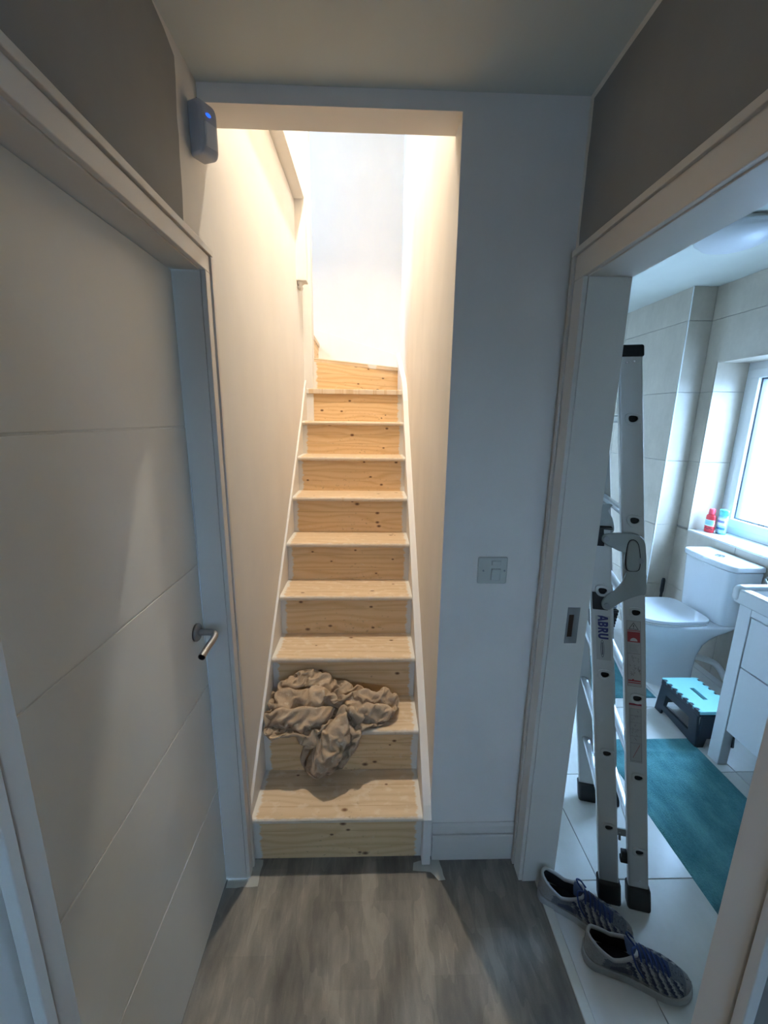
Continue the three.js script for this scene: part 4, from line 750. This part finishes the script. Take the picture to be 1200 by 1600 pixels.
    const samp = (x, y, d) => { const fx = clamp((x - x0) / h, 0, nx - 1.001), fy = clamp((y - y0) / h, 0, ny - 1.001), fz = clamp((d - d0) / h, 0, nz - 1.001), i = fx | 0, j = fy | 0, k = fz | 0, a = fx - i, b = fy - j, c = fz - k;
      return lerp(lerp(lerp(Q[I(i, j, k)], Q[I(i + 1, j, k)], a), lerp(Q[I(i, j + 1, k)], Q[I(i + 1, j + 1, k)], a), b), lerp(lerp(Q[I(i, j, k + 1)], Q[I(i + 1, j, k + 1)], a), lerp(Q[I(i, j + 1, k + 1)], Q[I(i + 1, j + 1, k + 1)], a), b), c); };
    for (let i = 0; i < N; i++) { const x = P[i * 3], y = P[i * 3 + 1], z = P[i * 3 + 2]; P[i * 3] += 0.003 * n3(x * 30, y * 30, z * 30); P[i * 3 + 1] += 0.003 * n3(x * 30 + 9, y * 30, z * 30); P[i * 3 + 2] += 0.003 * n3(x * 30, y * 30 + 9, z * 30); }
    prev.set(P);
    const STEPS = 150;
    for (let it = 0; it < STEPS; it++) {
      for (let i = 0; i < N * 3; i++) { const v = (P[i] - prev[i]) * 0.86; prev[i] = P[i]; P[i] += v + (i % 3 === 1 ? -0.00005 : 0); }
      const grow = clamp(it / 60);
      for (let e = 0; e < ea.length; e++) {
        const a = ea[e] * 3, b = eb[e] * 3, dx = P[b] - P[a], dy = P[b + 1] - P[a + 1], dz = P[b + 2] - P[a + 2], L = Math.hypot(dx, dy, dz) + 1e-9, r0 = rest[e], f = (L - r0) / L * 0.5 * stiff[e] * (L < r0 ? lerp(0.25, 1, grow) : 1);
        P[a] += dx * f; P[a + 1] += dy * f; P[a + 2] += dz * f; P[b] -= dx * f; P[b + 1] -= dy * f; P[b + 2] -= dz * f;
      }
      if (it % 3 === 0) { for (let i = 0; i < N; i++) { const v = nb[i]; let x = 0, y = 0, z = 0; for (const w of v) { x += P[w * 3]; y += P[w * 3 + 1]; z += P[w * 3 + 2]; } const n = v.length, t = 0.10; P[i * 3] += (x / n - P[i * 3]) * t; P[i * 3 + 1] += (y / n - P[i * 3 + 1]) * t; P[i * 3 + 2] += (z / n - P[i * 3 + 2]) * t; } }
      for (let i = 0; i < N; i++) {                                  // stay between the core of the bundle and its envelope, and out of the steps
        let x = P[i * 3], y = P[i * 3 + 1], d = -P[i * 3 + 2]; const q = samp(x, y, d), e = 0.004;
        if (q < -0.024 || q > 0.016) {
          const gx = samp(x + e, y, d) - samp(x - e, y, d), gy = samp(x, y + e, d) - samp(x, y - e, d), gd = samp(x, y, d + e) - samp(x, y, d - e), G2 = Math.hypot(gx, gy, gd) + 1e-9, m = (q < 0 ? -0.024 - q : 0.016 - q) * 0.7;
          x += gx / G2 * m; y += gy / G2 * m; d += gd / G2 * m;
        }
        if (x < TL + 0.004) x = TL + 0.004;
        if (y < 0.2035) y = 0.2035;
        if (d > 1.643) d = 1.643;
        if (y < 0.4035 && d > 1.4245) { if (0.4035 - y < d - 1.4245) y = 0.4035; else d = 1.4245; }
        P[i * 3] = x; P[i * 3 + 1] = y; P[i * 3 + 2] = -d;
      }
    }
    for (let i = 0; i < N * 3; i++) pos[i] = P[i];
  }
  const g = new THREE.BufferGeometry(); g.setAttribute('position', new THREE.Float32BufferAttribute(pos, 3)); g.setIndex(idx); g.computeVertexNormals(); metreUV(g, 1);
  const cloth = canvasTex(1024, 1024, (c, w, hh) => {
    const im = c.createImageData(w, hh);
    for (let j = 0; j < hh; j++) for (let i = 0; i < w; i++) {
      const u = i / w, v = j / hh; let col = mix([172, 148, 122], [194, 172, 146], clamp(0.5 + 0.7 * fbm(u * 6, v * 6, 4))); const s = fbm(u * 26 + 7, v * 26, 3); if (s > 0.42) col = mix(col, [206, 192, 168], 0.5); if (n2(u * 38 + 3, v * 38) > 0.93) col = mix(col, [52, 44, 38], 0.75);
      const k = (j * w + i) * 4, g2 = 0.94 + 0.12 * rnd(); for (let m = 0; m < 3; m++) im.data[k + m] = col[m] * g2; im.data[k + 3] = 255;
    }
    c.putImageData(im, 0, 0);
  });
  tag(mesh('dust_sheet', g, std({ map: cloth, roughness: 0.95, bumpMap: weaveBump, bumpScale: 0.0006 })), 'crumpled tan canvas dust sheet heaped on the lower steps', 'dust sheet');
}

// ================================================================ SMALL FITTINGS
// motion sensor high on the left wall beside the opening
{
  const g = thing('motion_sensor', 'small grey motion sensor with a blue light, high on the wall beside the stair opening', 'sensor', [XL, 2.296, 1.205]);
  const s = new THREE.Group(); s.name = 'housing'; g.add(s);
  const prof = new THREE.Shape(); prof.moveTo(0, -0.056); prof.lineTo(0.030, -0.060); prof.quadraticCurveTo(0.046, -0.062, 0.050, -0.044); prof.lineTo(0.050, 0.030); prof.quadraticCurveTo(0.048, 0.052, 0.030, 0.056); prof.lineTo(0, 0.058);
  const grey = std({ color: 0xb9bbc2, roughness: 0.45 });
  const turn = 0.75;
  const shell = mesh('shell', flat(extrude(prof, 0.050, 0.010, 4).translate(0, 0, -0.025)), grey, s);
  mesh('lens', flat(extrude(poly([[0.044, -0.044], [0.0525, -0.044], [0.0525, 0.006], [0.044, 0.006]]), 0.032, 0.003).translate(0, 0, -0.016)), std({ color: 0xd7d8dc, roughness: 0.3 }), s);
  mesh('status_light', new THREE.SphereGeometry(0.006, 16, 10).scale(0.5, 0.6, 1.2).translate(0.0505, 0.022, 0.004), std({ color: 0x1030c0, emissive: new THREE.Color().setRGB(0.02, 0.12, 1.0), emissiveIntensity: 1.2 }), s);
  s.rotation.y = -turn + 0.2; s.position.set(0.008, 0, 0);
  mesh('bracket', new RoundedBoxGeometry(0.02, 0.05, 0.03, 2, 0.004).translate(0.006, 0, 0), grey, g);
  mesh('cable', tube([new THREE.Vector3(0.004, 0.05, -0.012), new THREE.Vector3(0.003, 0.075, -0.024), new THREE.Vector3(0.002, 0.095, -0.034)], 0.0025, 12, 6), M.cable, g);
}
// fused switch plate
{
  const g = thing('switch_plate', 'square grey-white fused switch plate on the pale wall', 'switch', [0.387, 1.155, DW]), m = std({ color: 0xc9c9bf, roughness: 0.45 });
  mesh('plate', flat(new RoundedBoxGeometry(0.094, 0.088, 0.010, 3, 0.004).translate(0, 0, 0.005)), m, g);
  mesh('rocker', flat(new RoundedBoxGeometry(0.030, 0.040, 0.008, 3, 0.003).rotateX(0.10).translate(0.010, -0.012, 0.011)), m, g);
  mesh('fuse_holder', flat(new RoundedBoxGeometry(0.030, 0.016, 0.006, 2, 0.002).translate(0.010, 0.026, 0.0105)), m, g);
  for (const x of [-0.030, 0.038]) mesh('screw', rod(new THREE.Vector3(x, 0, 0.008), new THREE.Vector3(x, 0, 0.0115), 0.003), M.steel, g);
}
// pale scraps of backing left where the floor sheet was cut at the foot of the frames
{
  const pale = std({ map: stone(0.5, [0.62, 0.61, 0.57], [0.72, 0.71, 0.66]), roughness: 0.9 });
  const sc = (name, pts, label, y = 0.0015) => tag(mesh(name, flat(new THREE.ExtrudeGeometry(poly(ragged(pts, 0.003, 0.02)), { depth: y, bevelEnabled: false }).rotateX(-Math.PI / 2).translate(0, 0.0003, 0)), pale), label, 'floor scrap');
  sc('floor_scrap', [[-0.505, 1.150], [-0.395, 1.152], [-0.398, 1.243], [-0.44, 1.246], [-0.505, 1.19]], 'pale patch of bare floor at the foot of the closed door frame');
  sc('floor_scrap', [[0.160, 1.195], [0.225, 1.188], [0.250, 1.160], [0.275, 1.162], [0.262, 1.232], [0.224, 1.236], [0.165, 1.222]], 'pale scraped patch of floor at the foot of the stair string');
}

renderer.render(scene, camera);
